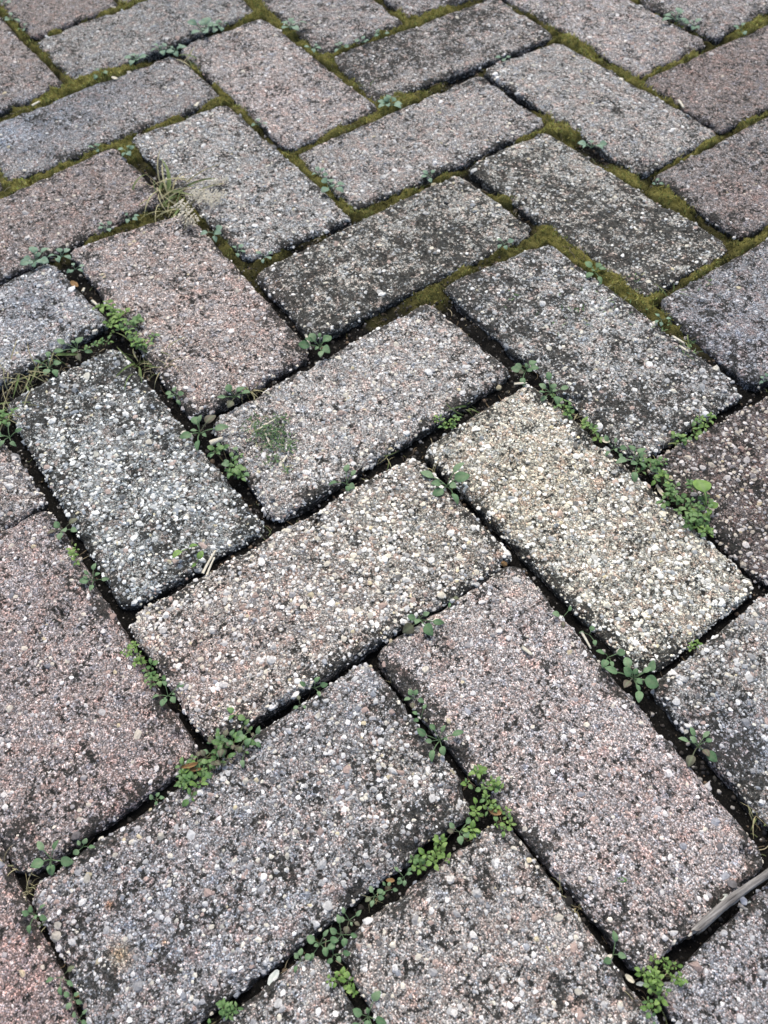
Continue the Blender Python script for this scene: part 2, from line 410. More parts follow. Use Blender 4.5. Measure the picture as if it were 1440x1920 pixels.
LP, WP, INS = 0.208, 0.103939, 0.007968
def lattice_quad(t, a, b):
    j = (a + b) // 4; i = a - 2 * j
    u = i * WP + j * LP; v = -i * WP + j * LP
    x0, y0, x1, y1 = (u, v, u + LP, v + WP) if t == 'A' else (u, v - LP, u + WP, v)
    x0 += INS; y0 += INS; x1 -= INS; y1 -= INS
    return [(x0, y0), (x0, y1), (x1, y1), (x1, y0)]

OX, OZ, CR = 0.0056, 0.0050, 0.0045       # worn edge: how far it reaches out and down; corner radius
ARC = 0.0088
class Brick:
    """maps flat (unfolded) coordinates to the brick's worn surface"""
    def __init__(s, quad, seed, dz):
        s.q = np.array(quad, float); s.c = s.q.mean(0); s.seed = seed; s.dz = dz
        L, T, R, B = s.q
        s.hx = (np.linalg.norm(B - L) + np.linalg.norm(R - T)) / 4
        s.hy = (np.linalg.norm(T - L) + np.linalg.norm(R - B)) / 4
        rg = np.random.default_rng(int(seed * 13 + 5))
        s.tilt = rg.normal(0, 0.004, 2)
    def surf(s, X, Y):
        qx = np.maximum(np.abs(X) - (s.hx - CR), 0); qy = np.maximum(np.abs(Y) - (s.hy - CR), 0)
        l = np.hypot(qx, qy); e = l - CR
        ll = np.maximum(l, 1e-9)
        dx, dy = qx / ll * np.sign(X), qy / ll * np.sign(Y)
        ph = np.clip(e / ARC, 0, 1) * math.pi / 2
        fr = OX * np.sin(ph)
        z = -OZ * (1 - np.cos(ph)) - np.maximum(e - ARC, 0)
        rr = np.where(e > 0, CR + fr, l)
        x = np.clip(np.abs(X), 0, s.hx - CR) * np.sign(X) + dx * rr
        y = np.clip(np.abs(Y), 0, s.hy - CR) * np.sign(Y) + dy * rr
        # relief, in metres, along the fold's normal
        u, v = X * 1000, Y * 1000
        h = 0.0011 * (fbm(u / 7, v / 7, s.seed, 3) - 0.5) + 0.0010 * (fbm(u / 30, v / 30, s.seed + 5, 2) - 0.5)
        pit = sstep(0.70, 0.85, fbm(u / 5, v / 5, s.seed + 9, 2))
        h = h - 0.0010 * pit
        wx, wy = x + s.c[0], y + s.c[1]
        for hx_, hy_, r_, d_ in PITW:
            if abs(hx_ - s.c[0]) < .13 and abs(hy_ - s.c[1]) < .13:
                rr_ = np.hypot(wx - hx_, wy - hy_) / (r_ * (.7 + .6 * fbm(wx * 300, wy * 300, 3, 2)))
                h = h - d_ * (1 - sstep(.5, 1.1, rr_))
        edge = sstep(-0.010, 0.002, e)
        ch = fbm(u / 14, v / 14, s.seed + 21, 3)
        h = h - edge * (0.0018 * sstep(0.45, 0.8, ch) + 0.0002)
        wob = 0.0009 * (fbm(u / 40, v / 40, s.seed + 33, 2) - 0.5) * sstep(-0.03, 0, e)
        nx, ny, nz = dx * np.sin(ph), dy * np.sin(ph), np.cos(ph)
        x = x + nx * h + dx * wob; y = y + ny * h + dy * wob; z = z + nz * h
        z = z + s.dz + s.tilt[0] * x + s.tilt[1] * y
        # bilinear warp to the measured corners
        a = (x / s.hx + 1) / 2; b = (y / s.hy + 1) / 2
        L, T, R, B = s.q - s.c
        P = ((1 - a) * (1 - b))[:, None] * L + ((1 - a) * b)[:, None] * T + (a * b)[:, None] * R + (a * (1 - b))[:, None] * B
        return np.c_[P, z], e
    def stains(s, P, e, base, algae):
        w = P[:, :2] + s.c
        tint = np.repeat(base[None], len(P), 0)
        wob = 0.6 + 0.8 * fbm(w[:, 0] * 90, w[:, 1] * 90, 3, 3)
        for x, y, r, c, k in TINTW:
            if np.hypot(*(s.c - (x, y))) > 0.16 + r: continue
            f = k * np.exp(-((w[:, 0] - x) ** 2 + (w[:, 1] - y) ** 2) / (r * wob) ** 2)[:, None]
            tint = tint * (1 - f) + c * f
        tint = tint * (0.86 + 0.28 * fbm(w[:, 0] * 60, w[:, 1] * 60, s.seed + 2, 3))[:, None]
        al = np.full(len(P), algae) + 0.55 * (fbm(w[:, 0] * 55, w[:, 1] * 55, s.seed + 4, 4) - 0.5)
        for x, y, r, k in ALG_SHADEW:
            if np.hypot(*(s.c - (x, y))) > 0.16 + r: continue
            al = al + k * 0.62 * np.exp(-((w[:, 0] - x) ** 2 + (w[:, 1] - y) ** 2) / (r * wob) ** 2)
        # lichen crust along worn edges, broken up
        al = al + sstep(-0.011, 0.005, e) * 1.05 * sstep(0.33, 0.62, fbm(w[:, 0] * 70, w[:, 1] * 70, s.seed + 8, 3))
        al = al + sstep(0.004, 0.010, e) * 0.9  # sides evenly darker the further they run down into the joint
        return tint, np.clip(al, 0, 1.2)

def axis(h, step):
    n = max(int(round(2 * h / step)), 6)
    out = np.array([.0009, .0019, .0030, .0042, .0055, .0068, .0082, .0105, .016, .026, .042])
    return np.r_[-(h + out)[::-1], np.linspace(-h, h, n + 1), h + out]

def brick_mesh(br, step, base, algae, coarse=.2):
    ax, ay = axis(br.hx, step), axis(br.hy, step)
    X, Y = np.meshgrid(ax, ay, indexing='ij')
    P, e = br.surf(X.ravel(), Y.ravel())
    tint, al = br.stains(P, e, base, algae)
    ny = len(ay); i, j = np.meshgrid(np.arange(len(ax) - 1), np.arange(ny - 1), indexing='ij')
    a = (i * ny + j).ravel()
    F = np.c_[a, a + ny, a + ny + 1, a + 1]
    w = P[:, :2] + br.c
    cz = np.full(len(P), coarse)
    for cx, cy, r, s_ in COARSEW:
        cz = cz + s_ * np.exp(-((w[:, 0] - cx) ** 2 + (w[:, 1] - cy) ** 2) / r ** 2)
    tint = tint * (1 - .26 * sstep(.5, 1.4, cz))[:, None]
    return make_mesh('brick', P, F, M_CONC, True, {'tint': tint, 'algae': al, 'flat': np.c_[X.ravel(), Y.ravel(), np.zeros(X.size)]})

def dome(rings):
    """pebble templates: unit domes with base ring below the surface"""
    if rings == 1:
        k = 5; v = [(math.cos(2 * math.pi * i / k), math.sin(2 * math.pi * i / k), -0.25) for i in range(k)] + [(0, 0, .75)]
        f = [(i, (i + 1) % k, k) for i in range(k)]
    else:
        k = 7; v = [(math.cos(2 * math.pi * i / k), math.sin(2 * math.pi * i / k), -0.3) for i in range(k)]
        v += [(.82 * math.cos(2 * math.pi * (i + .5) / k), .82 * math.sin(2 * math.pi * (i + .5) / k), .42) for i in range(k)] + [(0, 0, .72)]
        f = []
        for i in range(k):
            j = (i + 1) % k
            f += [(i, j, k + i), (j, k + j, k + i), (k + i, k + j, 2 * k)]
    return np.array(v), np.array(f)
DOME1, DOME2 = dome(1), dome(2)

PAL = np.array([(.74,.73,.70),(.60,.56,.46),(.50,.50,.49),(.27,.27,.275),(.34,.24,.20),(.055,.055,.06),(.22,.24,.27),(.52,.45,.28)])
def palette_weights(base, coarse):
    w = np.array([.24, .16, .25, .13, .07, .08, .05, .02])
    r, g, b = base
    if coarse > .6: w[0] *= 1.7; w[1] *= 1.3; w[3] *= .6; w[5] *= .6
    if r > b * 1.25: w[1] *= 2.0; w[7] *= 2; w[6] *= .4
    if r > g * 1.10: w[4] *= 1.3
    if b >= r * .98: w[6] *= 2.5; w[1] *= .5
    return w / w.sum()

def stone_cloud(br, rg, base, algae, coarse, spacing, dmin, dmax, templ, keep, dark):
    """stones half sunk in the brick's face; keep(x, y) -> probability"""
    n = int(4 * br.hx * br.hy / spacing ** 2)
    X = rg.uniform(-br.hx - .008, br.hx + .008, n); Y = rg.uniform(-br.hy - .008, br.hy + .008, n)
    P, e = br.surf(X, Y)
    t, al = br.stains(P, e, base, algae)
    k = keep(P[:, 0] + br.c[0], P[:, 1] + br.c[1]) * (1 - 0.5 * sstep(.5, 1.2, al))
    ok = rg.random(n) < k
    P, t, al = P[ok], t[ok], al[ok]; n = len(P)
    tv, tf = templ
    d = dmin * (dmax / dmin) ** (rg.random(n) ** 1.5)
    sx = d / 2 * rg.uniform(.8, 1.3, n); sy = d / 2 * rg.uniform(.7, 1.0, n); sz = d / 2 * rg.uniform(.55, .95, n)
    th = rg.uniform(0, 2 * math.pi, n)
    V = tv[None] * (1 + rg.normal(0, .18, (n, len(tv), 3)))
    x = V[:, :, 0] * sx[:, None]; y = V[:, :, 1] * sy[:, None]
    z = V[:, :, 2] * sz[:, None] + x * rg.normal(0, .25, n)[:, None]
    c, s_ = np.cos(th)[:, None], np.sin(th)[:, None]
    W = np.stack([x * c - y * s_ + P[:, 0:1], x * s_ + y * c + P[:, 1:2], z + P[:, 2:3] - 0.10 * d[:, None]], 2).reshape(-1, 3)
    F = (tf[None] + (np.arange(n) * len(tv))[:, None, None]).reshape(-1, 3)
    w = palette_weights(base, coarse)
    ci = PAL[rg.choice(len(PAL), n, p=w)] * rg.uniform(.75, 1.25, (n, 1))
    mean = t.mean(1, keepdims=True)
    ci = ci * (0.70 + 0.30 * t / mean) * (0.45 + 0.55 * np.clip(mean / .36, .4, 1.2))
    ci = ci * .82 + t * 1.3 * .18
    ci = ci * dark
    return W, F, np.repeat(ci, len(tv), 0)

def build_brick(k, quad, rgb, algae, coarse, dzmm, label=None):
    br = Brick(quad, k * 1.7 + 1, dzmm / 1000)
    base = lin(*rgb); base = base * .55 + base.mean() * .45; base = base * (.985, 1.025, .985)
    dist = np.linalg.norm(np.array([*br.c, 0]) - CAMC)
    near = dist < 0.72
    step = 0.0017 if near else 0.0026
    o = obj('brick', brick_mesh(br, step, base, algae, coarse), pavement, (br.c[0], br.c[1], 0))
    if label: o['label'] = label
    rg = np.random.default_rng(k * 101 + 3)
    def kp(gain, floor):
        def f(x, y):
            v = np.full(len(x), floor + gain * coarse)
            for cx, cy, r, s in COARSEW:
                v = v + s * gain * np.exp(-((x - cx) ** 2 + (y - cy) ** 2) / r ** 2)
            return np.clip(np.maximum(v, 0) * (0.55 + 0.9 * fbm(x * 50, y * 50, k + 60, 3)), 0, 1)
        return f
    far = np.clip((dist - .5) / .5, 0, 1)
    sets = [stone_cloud(br, rg, base, algae, coarse, .0019 + .0008 * far, .0010, .0019, DOME1, kp(.75, .06), 1.15),
            stone_cloud(br, rg, base, algae, coarse, .0028 + .0012 * far, .0018, .0036, DOME2, kp(.80, -.06), 1.15),
            stone_cloud(br, rg, base, algae, coarse, .0085, .0033, .0060, DOME2, kp(.62, .035), 1.0)]
    V = []; F = []; Cc = []; o0 = 0
    for v, f, c in sets:
        V.append(v); F.append(f + o0); Cc.append(c); o0 += len(v)
    me = make_mesh('aggregate', np.concatenate(V), np.concatenate(F), M_GRIT, False, {'tint': np.concatenate(Cc)})
    obj('aggregate', me, o, kind='stuff')
    return br, o

ALLQ = []
for k, (t, a, b, q, rgb, alg, coarse, dz, lab) in enumerate(BR):
    quad = np.array(q) / 1000
    ALLQ.append(quad)
    build_brick(k, quad, rgb, alg, coarse, dz, lab)

# the paving goes on outside the picture: plain bricks on the same bond
have = {(t, a, b) for t, a, b, *_ in BR}
rgx = np.random.default_rng(5)
proto = {}
for t in 'AB':
    for vtx in range(3):
        q = np.array(lattice_quad(t, 0, 0)); br = Brick(q, 80 + vtx * 3 + (t == 'B'), 0)
        proto[t, vtx] = brick_mesh(br, 0.004, lin(*[(150, 145, 142), (146, 145, 143), (155, 149, 144)][vtx]), .22), br
for t in 'AB':
    for a in range(-16, 13):
        for b in range(-16, 13):
            if (a + b) % 4 or (t, a, b) in have: continue
            q = np.array(lattice_quad(t, a, b)); c = q.mean(0)
            if not (-1.35 < c[0] < 0.95 and -1.0 < c[1] < 1.2): continue
            d = np.linalg.norm(c - np.array([-.12, .06]))
            if d > 1.0: continue
            ALLQ.append(q)
            me, br = proto[t, int(rgx.integers(3))]
            obj('brick', me, pavement, (c[0], c[1], rgx.normal(0, .0004)))

# ---------------------------------------------------------------- joints: soil and moss
def to_px(x, y, z=0.0):
    Y = (np.stack([x, y, np.full_like(x, z)], -1) - CAMC) @ CAMR
    return 720 + FPX * Y[..., 0] / -Y[..., 2], 960 - FPX * Y[..., 1] / -Y[..., 2]

def gap_distance(gx, gy, step, x0, y0):
    """distance in metres to the nearest brick's top edge (negative inside)"""
    D_ = np.full(gx.shape, 1.0)
    for q in ALLQ:
        lo = ((q.min(0) - .03 - (x0, y0)) / step).astype(int); hi = ((q.max(0) + .03 - (x0, y0)) / step).astype(int) + 1
        i0, j0 = np.maximum(lo, 0); i1, j1 = np.maximum(hi, 0)
        if i1 <= i0 or j1 <= j0: continue
        sx, sy = gx[i0:i1, j0:j1], gy[i0:i1, j0:j1]
        if sx.size == 0: continue
        d = np.full(sx.shape, -1.0)
        for k in range(4):
            a, b = q[k], q[(k + 1) % 4]; t = (b - a) / np.linalg.norm(b - a)
            d = np.maximum(d, (sx - a[0]) * -t[1] + (sy - a[1]) * t[0])   # outside is positive (corners run clockwise)
        D_[i0:i1, j0:j1] = np.minimum(D_[i0:i1, j0:j1], d)
    return D_

MOSSY = [(1050,70,60),(1110,100,50),(1260,110,60),(1400,45,60),(1400,225,60),(1330,270,40),(1400,445,50),(1290,370,40),(1035,440,50),(950,475,50),
 (1030,238,40),(1180,325,40),(1100,470,50),(1170,545,40),(1240,560,50),(610,95,50),(550,70,60),(490,30,50),(660,150,50),(540,290,45),(500,225,50),(430,180,50),(690,200,40),(740,190,30),
 (120,160,50),(30,345,50),(150,310,50),(220,60,60),(40,60,50),(740,385,40),(650,385,40),(780,40,60),(1320,590,60),(780,355,40),(470,440,40),(600,335,40),(1180,170,50),(800,550,40),(700,600,30),(240,270,40),(90,190,40)]
BARE = [(300,100,40),(860,150,70),(960,110,50),(960,185,60),(930,290,60),(270,330,50),(180,555,90),(590,500,60),(560,560,60),(880,330,40),(980,400,40),(1120,290,40),(1360,430,40),(400,420,40),(150,530,60),(110,150,25),(1000,40,30),(420,60,40),(1250,520,30),(660,640,60),(880,610,60)]
MOSSW = [(*ground_point(x, y)[:2], r * m_per_px(x, y)) for x, y, r in MOSSY]
BAREW = [(*ground_point(x, y)[:2], r * m_per_px(x, y)) for x, y, r in BARE]
def moss_amount(x, y):
    px, py = to_px(x, y)
    lim = 600 + 90 * sstep(900, 1300, px)
    m = (1 - sstep(lim - 170, lim, py)) * (0.60 + 1.9 * (fbm(x * 48, y * 48, 71, 3) - 0.5))
    for cx, cy, r in MOSSW: m = m + 0.5 * np.exp(-((x - cx) ** 2 + (y - cy) ** 2) / r ** 2)
    for cx, cy, r in BAREW: m = m - 0.85 * np.exp(-((x - cx) ** 2 + (y - cy) ** 2) / r ** 2)
    return np.clip(m, 0, 1.2)

X0, Y0, ST = -0.86, -0.46, 0.002
nx, ny = int(1.36 / ST), int(1.18 / ST)
gx, gy = np.meshgrid(X0 + np.arange(nx) * ST, Y0 + np.arange(ny) * ST, indexing='ij')
GD = gap_distance(gx, gy, ST, X0, Y0)
# moss keeps to the middle of the joints, here and there creeping to the brick edge
GM = moss_amount(gx, gy) * sstep(.0015, .0062, np.minimum(GD, .03) + .0035 * (fbm(gx * 70, gy * 70, 79, 2) - .45))
def bed_height(x, y, m, gd):
    mid = sstep(0.0, 0.008, gd)
    z = -0.0080 + 0.0045 * (fbm(x * 110, y * 110, 41, 3) - .5) + 0.006 * (fbm(x * 34, y * 34, 45, 2) - .5) + 0.003 * (fbm(x * 400, y * 400, 43, 2) - .5)
    return z + np.clip(m, 0, 1) * (0.0046 + 0.0012 * mid + 0.0034 * (1 - np.abs(2 * fbm(x * 95, y * 95, 47, 2) - 1) * 2.2))
GZ = bed_height(gx, gy, GM, GD)
keep = (GD[:-1, :-1] > .001) | (GD[1:, :-1] > .001) | (GD[:-1, 1:] > .001) | (GD[1:, 1:] > .001)
idx = np.arange(nx * ny).reshape(nx, ny)
F = np.stack([idx[:-1, :-1], idx[1:, :-1], idx[1:, 1:], idx[:-1, 1:]], -1)[keep]
used = np.unique(F); remap = np.full(nx * ny, -1); remap[used] = np.arange(len(used))
P = np.stack([gx.ravel(), gy.ravel(), GZ.ravel()], 1)[used]
obj('joint_soil', make_mesh('joint_soil', P, remap[F], M_SOIL, True, {'moss': np.clip(GM.ravel()[used], 0, 1)}), pavement, kind='stuff')
# elsewhere the joints are filled with plain soil
obj('joint_fill', sheet('joint_fill', -1.3, -0.95, 0.95, 1.15, -0.0155, M_SOIL), pavement, kind='stuff')

# moss: short upright shoots crowded in the joints
rg = np.random.default_rng(11)
n = 330000
mx = rg.uniform(-0.84, 0.42, n); my = rg.uniform(-0.40, 0.70, n)
gi = ((mx - X0) / ST).astype(int); gj = ((my - Y0) / ST).astype(int)
gd = GD[gi, gj]; mm = GM[gi, gj] + rg.normal(0, .12, n)
px, py = to_px(mx, my)
ok = (gd > .0015) & (gd < .03) & (mm > .34) & (px > -80) & (px < 1520) & (py > -80) & (py < 2000)
mx, my, gd, mm = mx[ok], my[ok], gd[ok], mm[ok]
n = len(mx)
mz = bed_height(mx, my, np.clip(mm, 0, 1), gd) - .0004
V = []; Cc = []
hue = fbm(mx * 60, my * 60, 77, 3)
for k in range(3):
    th = rg.uniform(0, 2 * math.pi, n); w = rg.uniform(.0003, .0006, n); h = rg.uniform(.0012, .0028, n)
    lx, ly = rg.normal(0, .0009, n), rg.normal(0, .0009, n)
    ox, oy = rg.normal(0, .0006, n), rg.normal(0, .0006, n)
    V.append(np.stack([np.stack([mx + ox - np.cos(th) * w, my + oy - np.sin(th) * w, mz], 1),
                       np.stack([mx + ox + np.cos(th) * w, my + oy + np.sin(th) * w, mz], 1),
                       np.stack([mx + ox + lx, my + oy + ly, mz + h], 1)], 1))
    b = (sstep(.35, 1.0, mm) * .8 + .2) * (0.25 + 1.4 * hue) * rg.uniform(.7, 1.3, n)
    c = np.stack([.50 * b, .455 * b, .15 * b], 1)
    c = np.where((rg.random(n) < .25)[:, None], c * np.array([.75, 1.0, .9]), c)
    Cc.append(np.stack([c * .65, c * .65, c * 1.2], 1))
V = np.concatenate(V).reshape(-1, 3); Cc = np.concatenate(Cc).reshape(-1, 3)
obj('moss', make_mesh('moss', V, np.arange(len(V)).reshape(-1, 3), M_MOSS, False, {'tint': Cc}),
    kind='stuff', label='yellow green moss filling the joints between the farther bricks', category='moss')

# loose grit lying in the near joints
n = 90000
mx = rg.uniform(-0.5, 0.42, n); my = rg.uniform(-0.40, 0.5, n)
gi = ((mx - X0) / ST).astype(int); gj = ((my - Y0) / ST).astype(int)
ok = (GD[gi, gj] > .003) & (GD[gi, gj] < .03) & (GM[gi, gj] < .5)
mx, my = mx[ok], my[ok]; n = len(mx)
mz = bed_height(mx, my, GM[gi, gj][ok], GD[gi, gj][ok])
tv, tf = DOME2
s = .0003 + .0013 * rg.random(n) ** 4
W = (tv[None] * (1 + rg.normal(0, .2, (n, len(tv), 3)))) * s[:, None, None] + np.stack([mx, my, mz], 1)[:, None]
cc = np.array([(.035, .03, .025), (.06, .055, .045), (.33, .31, .28), (.14, .10, .065), (.02, .02, .02)])[rg.choice(5, n, p=[.33, .25, .12, .12, .18])]
obj('grit', make_mesh('grit', W.reshape(-1, 3), (tf[None] + (np.arange(n) * len(tv))[:, None, None]).reshape(-1, 3), M_GRIT, True,
    {'tint': np.repeat(cc, len(tv), 0)}), kind='stuff', label='loose dark grit lying in the joints between the nearer bricks', category='grit')

# plant litter: dry fibres and crumbs caught in the joints
n = 16000
mx = rg.uniform(-0.6, 0.42, n); my = rg.uniform(-0.40, 0.55, n)
gi = ((mx - X0) / ST).astype(int); gj = ((my - Y0) / ST).astype(int)
ok = (GD[gi, gj] > .002) & (GD[gi, gj] < .03) & (fbm(mx * 24, my * 24, 90, 2) > .52)
mx, my, mz = mx[ok], my[ok], (bed_height(mx, my, GM[gi, gj], GD[gi, gj]))[ok] + .0008; n = len(mx)
V = []; Cc = []; th = rg.uniform(0, 6.283, n); L = rg.uniform(.002, .011, n); cv = rg.normal(0, .6, n); tz = rg.normal(.05, .22, n)
x_, y_, z_ = mx.copy(), my.copy(), mz.copy(); rows = []
for k in range(5):
    wd = .00016 * (1 - .5 * k / 4) + .00006
    rows.append((np.stack([x_ - np.sin(th) * wd, y_ + np.cos(th) * wd, z_], 1), np.stack([x_ + np.sin(th) * wd, y_ - np.cos(th) * wd, z_ + wd], 1)))
    x_ = x_ + np.cos(th) * L / 4; y_ = y_ + np.sin(th) * L / 4; z_ = z_ + tz * L / 4; th = th + cv * .5; tz = tz - .12
V = np.stack([p for r_ in rows for p in r_], 1).reshape(-1, 3)
F = np.array([(2 * k, 2 * k + 1, 2 * k + 3, 2 * k + 2) for k in range(4)])
F = (F[None] + (np.arange(n) * 10)[:, None, None]).reshape(-1, 4)
cc = np.array([(.30, .26, .17), (.16, .12, .07), (.08, .06, .04), (.12, .14, .06)])[rg.choice(4, n, p=[.25, .3, .3, .15])]
obj('plant_litter', make_mesh('plant_litter', V, F, M_CLIP, True, {'tint': np.repeat(cc, 10, 0)}), kind='stuff',
    label='fine dry fibres and crumbs caught in the joints', category='litter')

# ---------------------------------------------------------------- plants: shared leaf and blade shapes
def leaf_mesh(name, width, petiole, mat, round_=1.0, fold=.10, rise=.45, notch=0.0, seed=0):
    """blade of length 1 on a stalk of the given length, root at the origin, growing along +x"""
    r = random.Random(seed)
    V = []; F = []; vein = []
    rows = 7
    bend = r.uniform(-.22, .22); droop = r.uniform(.05, .32)
    for i in range(rows + 1):
        t = i / rows
        w = width * (math.sin(math.pi * min(max(t, 0.0), 1.0) ** (0.82 / round_)) ** .72 if 0 < t < 1 else 0.03)
        x = petiole + t
        yc = bend * t * t
        zc = rise + .10 * math.sin(t * 2.4) - droop * t * t
        for s_ in (-1, -.5, 0, .5, 1):
            V.append((x - (notch * abs(s_) if t > .9 else 0), yc + s_ * w, zc + fold * abs(s_) * w / max(width, .01) - .05 * abs(s_) ** 2))
            vein.append(1.0 if s_ == 0 else 0.0)
    for i in range(rows):
        for k in range(4):
            a = i * 5 + k
            F.append((a, a + 5, a + 6, a + 1))
    if petiole > .02:
        seg = 4; o = len(V); pr = .055
        for i in range(seg + 1):
            t = i / seg
            x = petiole * t; z = (rise) * math.sin(t * math.pi / 2) ** .8
            for a in range(3):
                an = a * 2 * math.pi / 3
                V.append((x, pr * math.cos(an), z + pr * math.sin(an) - .02)); vein.append(.75)
        for i in range(seg):
            for a in range(3):
                p = o + i * 3 + a; q = o + i * 3 + (a + 1) % 3
                F.append((p, p + 3, q + 3, q))
    return make_mesh(name, V, F, mat, True, {'vein': vein})

def leaf_set(mat, seeds, widths, petioles, **kw):
    return [leaf_mesh('leaf', w, p, mat, seed=s, **kw) for s, w, p in zip(seeds, widths, petioles)]
L_BLUE = leaf_set(M_LEAF, (1, 2, 3, 4, 31, 32), (.38, .30, .43, .27, .34, .40), (.8, 1.15, .6, .95, 1.3, .5))
L_FAR = leaf_set(M_LEAFF, (5, 6, 7), (.40, .36, .44), (.7, .9, .6))
L_MID = leaf_set(M_LEAFM, (8, 9, 10), (.36, .32, .40), (.6, .8, .5))
L_OLD = leaf_set(M_LEAFP, (11, 12), (.42, .38), (.8, .9), rise=.3)
L_BRI = leaf_set(M_LEAFB, (13, 14, 15, 33), (.30, .38, .24, .34), (.25, .35, .15, .5), rise=.22)
L_MIDS = leaf_set(M_LEAFM, (16, 17, 18, 34), (.32, .40, .25, .36), (.25, .35, .15, .5), rise=.22)
L_BIG = leaf_set(M_LEAFB, (19,), (.42,), (.5,), rise=.4)

def tube(V, F, pts, r0, r1, k=5):
    o = len(V); pts = [Vector(p) for p in pts]
    for i, p in enumerate(pts):
        d = (pts[min(i + 1, len(pts) - 1)] - pts[max(i - 1, 0)]).normalized()
        a = d.orthogonal().normalized(); b = d.cross(a)
        r = r0 + (r1 - r0) * i / (len(pts) - 1)
        for j in range(k):
            an = 2 * math.pi * j / k
            V.append(tuple(p + (a * math.cos(an) + b * math.sin(an)) * r))
    for i in range(len(pts) - 1):
        for j in range(k):
            p = o + i * k + j; q = o + i * k + (j + 1) % k
            F.append((p, q, q + k, p + k))

DIRU, DIRV = 0.0, math.pi / 2      # joints run along world x and along world y
def rosette(px, py, r_px, n, label, leaves=L_BLUE, old=.08, cat='weed', name='weed', z=-.0004):
    rn = random.Random(int(px * 7 + py * 13))
    p = ground_point(px, py, 0.0); s = m_per_px(px, py)
    e = obj(name, None, None, (p[0], p[1], z), label=label, category=cat, group='small weeds rooted in the joints')
    a0 = rn.uniform(0, 6.28)
    for i in range(n):
        inner = i >= 5
        tgt = 1.12 * r_px * s * (rn.uniform(.45, .72) if inner else rn.uniform(.8, 1.08))
        L = tgt / 1.8
        me = rn.choice(L_OLD) if rn.random() < old else rn.choice(leaves)
        a = a0 + i * 2.399 + rn.uniform(-.25, .25)
        obj('leaf', me, e, (0, 0, .0010 * inner), (rn.uniform(-.4, .4), rn.uniform(-.30, .12) - (.25 if inner else 0), a),
            (L, L * rn.uniform(.85, 1.1), L))
    return e

def clump(px, py, len_px, wid_px, ang, nodes, leaf_px, label, leaves=L_BRI, per=4, cat='weed', name='weed', h=.004, mixed=None):
    rn = random.Random(int(px * 3 + py * 17))
    p = ground_point(px, py, 0.0); s = m_per_px(px, py)
    e = obj(name, None, None, (p[0], p[1], -.003), label=label, category=cat, group='small weeds rooted in the joints')
    V = []; F = []
    for i in range(nodes):
        t = rn.uniform(-.5, .5) if nodes > 2 else rn.uniform(-.2, .2)
        a = t * len_px * s; b = rn.gauss(0, .32) * wid_px * s
        x = a * math.cos(ang) - b * math.sin(ang); y = a * math.sin(ang) + b * math.cos(ang)
        z = .003 + rn.uniform(.15, 1) * h * (1 - .5 * abs(t))
        root = (x * .45, y * .45, 0)
        tube(V, F, [root, ((x + root[0]) / 2, (y + root[1]) / 2, z * .65), (x, y, z)], .00035, .00025, 4)
        a0 = rn.uniform(0, 6.28)
        for k in range(per):
            L = leaf_px * s * rn.uniform(.36, .9)
            src = leaves if (mixed is None or rn.random() > .35) else mixed
            obj('leaf', rn.choice(src), e, (x, y, z - .0012 * (k // 2 == 0)), (rn.uniform(-.45, .45), rn.uniform(-.6, .25), a0 + k * 6.283 / per + rn.uniform(-.3, .3)), (L, L, L))
    obj('stem', make_mesh('stem', V, F, M_STEM, True), e)
    return e

def blade_mesh(name, mat, curve, width, seed):
    V = []; F = []; vein = []; rows = 9; r = random.Random(seed); sw = r.uniform(-.25, .25)
    for i in range(rows + 1):
        t = i / rows
        an = 1.15 - curve * t
        if i: x += math.cos(an) / rows; z += math.sin(an) / rows
        else: x = z = 0.0
        w = width * (1 - t ** 2.2) * (.7 + .6 * min(t * 4, 1)) + .002
        y = sw * t * t
        for s_, dz in ((-1, .5), (0, 0), (1, .5)):
            V.append((x, y + s_ * w, z + dz * w)); vein.append(.25 if s_ == 0 else 0)
    for i in range(rows):
        for k in range(2):
            a = i * 3 + k; F.append((a, a + 3, a + 4, a + 1))
    return make_mesh(name, V, F, mat, True, {'vein': vein})
B_GREEN = [blade_mesh('blade', M_GRASS, c, w, i) for i, (c, w) in enumerate(((1.1, .026), (1.8, .022), (1.4, .03), (2.4, .024)))]
B_DRY = [blade_mesh('blade', M_DRY, c, w, 9 + i) for i, (c, w) in enumerate(((1.5, .014), (2.1, .011), (1.2, .016), (2.6, .012)))]
def seed_mesh():
    V = []; F = []; r = random.Random(4)
    for i in range(110):
        t = i / 110; x = t; y = r.gauss(0, .10 * (1 - .5 * t)); z = r.gauss(.06, .08)
        a = r.uniform(0, 6.28); L = .11; w = .016; o = len(V)
        dx, dy, dz = math.cos(a) * L * .5 + L * .5, math.sin(a) * L * .6, r.uniform(-.3, .6) * L
        V += [(x, y, z), (x + dx * .5 - dy * .25, y + dy * .5 + w, z + dz * .5 + w), (x + dx, y + dy, z + dz), (x + dx * .5 + dy * .25, y + dy * .5 - w, z + dz * .5 - w)]
        F.append((o, o + 1, o + 2, o + 3))
    return make_mesh('seed_head', V, F, M_STRAW, False)
SEED = seed_mesh()
